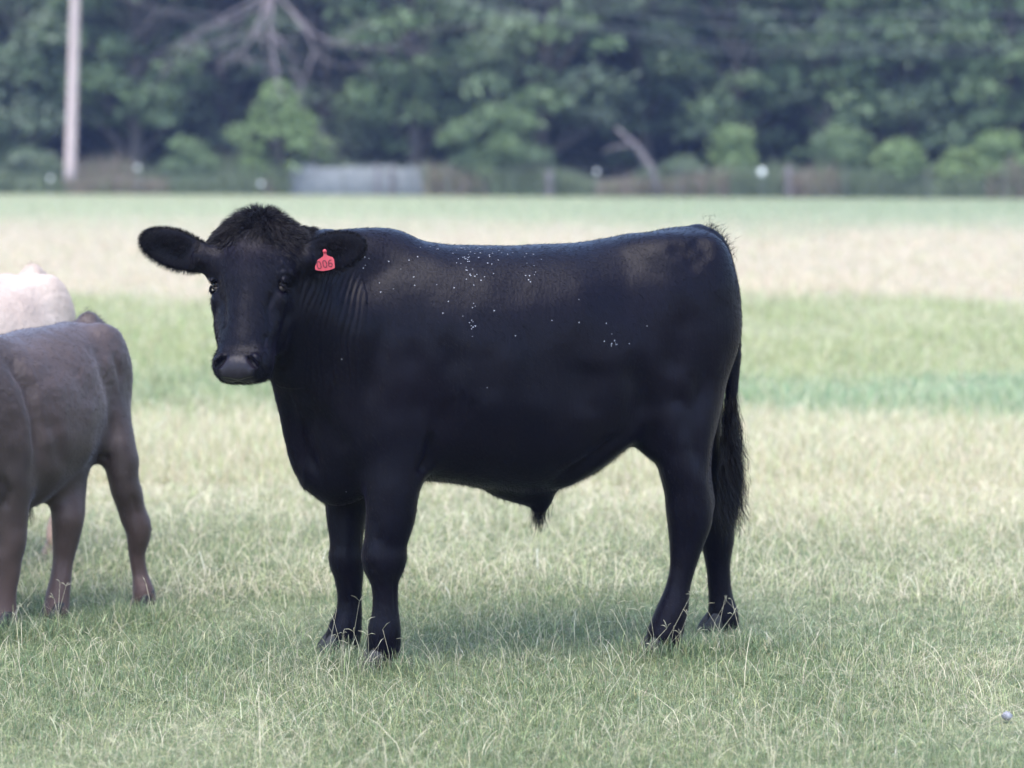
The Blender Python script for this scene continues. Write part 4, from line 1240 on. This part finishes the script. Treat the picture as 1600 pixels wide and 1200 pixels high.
for i, (px, Y, h_, cr, hue, lab) in enumerate(front):
    make_tree(px, Y, h_, cr, lab, hue, group='trees of the wood edge', low=lows[i], seed=i, lobes=72, lobe_r=(.7, 1.5))
for i in range(12):
    px = -120 + i * 155
    make_tree(px, 104.5 + (i % 3) * 1.2, 15, 4.0, 'dark inner tree of the wood glimpsed through gaps between the front trees', (DK * .8, DK), group='inner trees of the wood', low=.4, lobes=60, n_each=70, size=.22, seed=50 + i)
# added dark slope behind the wood, blocks bright sky in the gaps
hx = np.linspace(-160, 160, 60); hy = np.array([117, 119, 122, 128, 140, 170, 230]); hz = np.array([-.3, 5, 11, 17, 22, 26, 28.])
HX, HY = np.meshgrid(hx, hy); HZ = hz[:, None] + (N1(HX * .09, HY * .1) - .5) * 4 * (HY > 118)
ii = (np.arange(6)[:, None] * 60 + np.arange(59)[None]).ravel()
M_BACKING = simple('dark_backing', (.012, .018, .010), (.035, .05, .025), .6, .95)
tag(mesh_np('sky_backing', np.stack([HX, HY, HZ], -1).reshape(-1, 3), [np.stack([ii, ii + 1, ii + 61, ii + 60], 1)], M_BACKING), kind='structure')
# far wood, one mass
rng = np.random.default_rng(99)
Wd = Soup()
cs = [np.array([rng.uniform(-38, 38), rng.uniform(109, 115), rng.uniform(.3, 15)]) for _ in range(420)]
for sg in (-1, 1): cs += [np.array([sg * rng.uniform(30, 62), rng.uniform(100, 106), rng.uniform(.3, 13)]) for _ in range(260)]
leaf_cloud(Wd, cs, rng.uniform(1.2, 2.4, len(cs)), 42, .34, [DK * rng.uniform(.7, 1.1) for _ in cs])
tag(Wd.build('woodland', M_LEAF, usecol=True), 'dark mass of woodland filling in behind the trees', 'woodland', kind='stuff')

# young trees and shrubs in front
make_tree(438, 95.2, 4.15, 1.75, 'young light green tree with a pointed top standing before the dark wood', (LT, YL * 1.1), low=.2, lobes=60, n_each=230, size=.10, seed=101, lobe_r=(.6, 1.35), cone=True)
def shrub(px, Y, h_, w, label, hue, seed, n_each=170, size=.1, lobes=24):
    global rng
    rng = np.random.default_rng(2000 + seed)
    b_ = at0(px, Y); root = empty('shrub', b_); tag(root, label, 'shrub')
    T = Soup(); cs, rs, cols = [], [], []
    for i in range(lobes):
        a = rng.uniform(0, 6.28); f = rng.uniform(.1, 1); z = rng.uniform(.05, 1)
        k_ = math.sqrt(max(0, 1 - (z - .45) ** 2 / .36))
        c = b_ + [math.cos(a) * w * f * k_, math.sin(a) * w * f * .6 * k_, h_ * z - .12 * h_]
        cs.append(c); rs.append(rng.uniform(.22, .42) * h_ ** .5 * 1.2); m_ = rng.random(); cols.append(hue[0] * (1 - m_) + hue[1] * m_)
        if i % 2 == 0: T.tube([b_ + rng.normal(0, .06, 3) * [1, 1, 0], (b_ + c) / 2 + rng.normal(0, .05, 3), c], [.035, .022, .008], 5)
    T.build('stems', M_BARK, root, b_)
    C_ = Soup(); leaf_cloud(C_, cs, rs, n_each * 3, size, cols); C_.build('crown', M_LEAF, root, b_, usecol=True)
shrub(770, 95.0, 3.2, 1.75, 'bushy round green shrub, the largest along the field edge', (MD, LT), 1, lobes=40)
shrub(300, 95.4, 1.9, .9, 'small green shrub between the utility pole and the young light green tree', (MD, LT), 2)
shrub(1145, 95.6, 2.4, .6, 'narrow light shrub left of the brightest white fence cap', (LT, YL), 3)
shrub(1320, 95.2, 2.6, 1.3, 'rounded green shrub right of the slim pale post', (MD, LT), 4, lobes=30)
shrub(1400, 95.0, 2.2, .9, 'yellowish shrub adjoining the rounded green shrub on its right', (LT, YL), 5)
shrub(1540, 95.3, 2.3, 1.9, 'wide arching yellow green shrub near the right edge of the photo', (LT, YL), 6, lobes=34)
shrub(1060, 95.6, 1.5, 1.5, 'low wide shrub right of the leaning broken limb', (MD, GY), 7)
shrub(40, 95.8, 1.5, 1.5, 'low dull shrub left of the utility pole at the photo edge', (GY, MD), 8)

# bare grey branches hanging in the wood
rng = np.random.default_rng(31)
def bare(name, root_px, tips, label, Y=95.6):
    S_ = Soup()
    def grow(a, b, r, depth):
        mid = (a + b) / 2 + rng.normal(0, .12, 3) * np.linalg.norm(b - a) * .6
        S_.tube([a, mid, b], [r, r * .75, r * .5], 6)
        if depth:
            for _ in range(3):
                st = mid + (b - mid) * rng.random(); dr = (b - a) * rng.uniform(.35, .6) + rng.normal(0, .3, 3) * np.linalg.norm(b - a)
                grow(st, st + dr, r * .5, depth - 1)
    base = at0(root_px, Y + 3.4)
    top = at(root_px, -10, Y + 2.2)
    S_.tube([base, (base + top) / 2 + [.2, 0, 0], top], [.13, .11, .09], 8)
    for (px, py, r) in tips: grow(top + rng.normal(0, .1, 3), at(px, py, Y - rng.random() * .5), r, 2)
    tag(S_.build(name, M_DEADWOOD), label, 'dead tree')
bare('dead_tree', 425, [(285, 70, .07), (330, 45, .06), (375, 95, .09), (430, 85, .08), (500, 95, .07), (520, 70, .06), (395, 60, .08)], 'bare leafless tree with pale grey drooping branches')

# tall weeds and dead grass along the fence
rng = np.random.default_rng(77)
n = 80000
x = rng.uniform(-44, 44, n); y = rng.uniform(93.8, 97.5, n)
sheet_x = (x > x0 - .1) & (x < x1 + .1); y = np.where(sheet_x & (y < 94.6), 95.2, y)
hh = (.7 + 1.3 * N1(x * .6, y * .5) ** 1.3) * rng.uniform(.5, 1.1, n)
k1 = N2(x * .45 + 20, y * .3)
c = np.where((k1 > .6)[:, None], np.array([.25, .20, .17]), np.array([.15, .185, .12])) * np.exp(rng.normal(0, .25, n))[:, None]
sel = rng.random(n) < .25; c[sel] = np.array([.19, .23, .13])
S = Soup(); Vb, Qb, Tb, Cb = blades(x, y, hh, rng.uniform(.02, .06, n), c, rng.uniform(.1, .6, n), 3)
S.add(Vb, Qb, Tb, col=Cb)
tag(S.build('tall_weeds', M_LEAF, usecol=True), 'tall weeds and dead brown grass along the far fence line', 'weeds', kind='stuff')

# pale stone in the grass, lower right
q_ = ground_at(1573, 1126)
rng = np.random.default_rng(5)
St = Soup(); St.ball((q_[0], q_[1], .014), (.015, .012, .012), 14, 9)
Vs = np.concatenate(St.V); Vs += rng.normal(0, .0020, Vs.shape); St.V = [Vs]
tag(St.build('stone', M_STONE), 'small pale stone lying in the short grass at lower right', 'stone')

# ============================================================ HAZE
HAZE = True
if HAZE:
    Hz = Soup(); Hz.box((0, 40, 13), (90, 100, 14.2))
    hm = bpy.data.materials.new('haze_air'); hm.use_nodes = True; nt = hm.node_tree; nt.nodes.clear()
    out = nt.nodes.new('ShaderNodeOutputMaterial'); v = nt.nodes.new('ShaderNodeVolumePrincipled')
    v.inputs['Color'].default_value = (.45, .58, 1.0, 1); v.inputs['Density'].default_value = .00065; v.inputs['Anisotropy'].default_value = 0.2
    nt.links.new(v.outputs[0], out.inputs['Volume'])
    o = Hz.build('haze', hm, smooth=False)
    tag(o, 'thin bluish air haze filling the whole pasture', 'haze', kind='stuff')
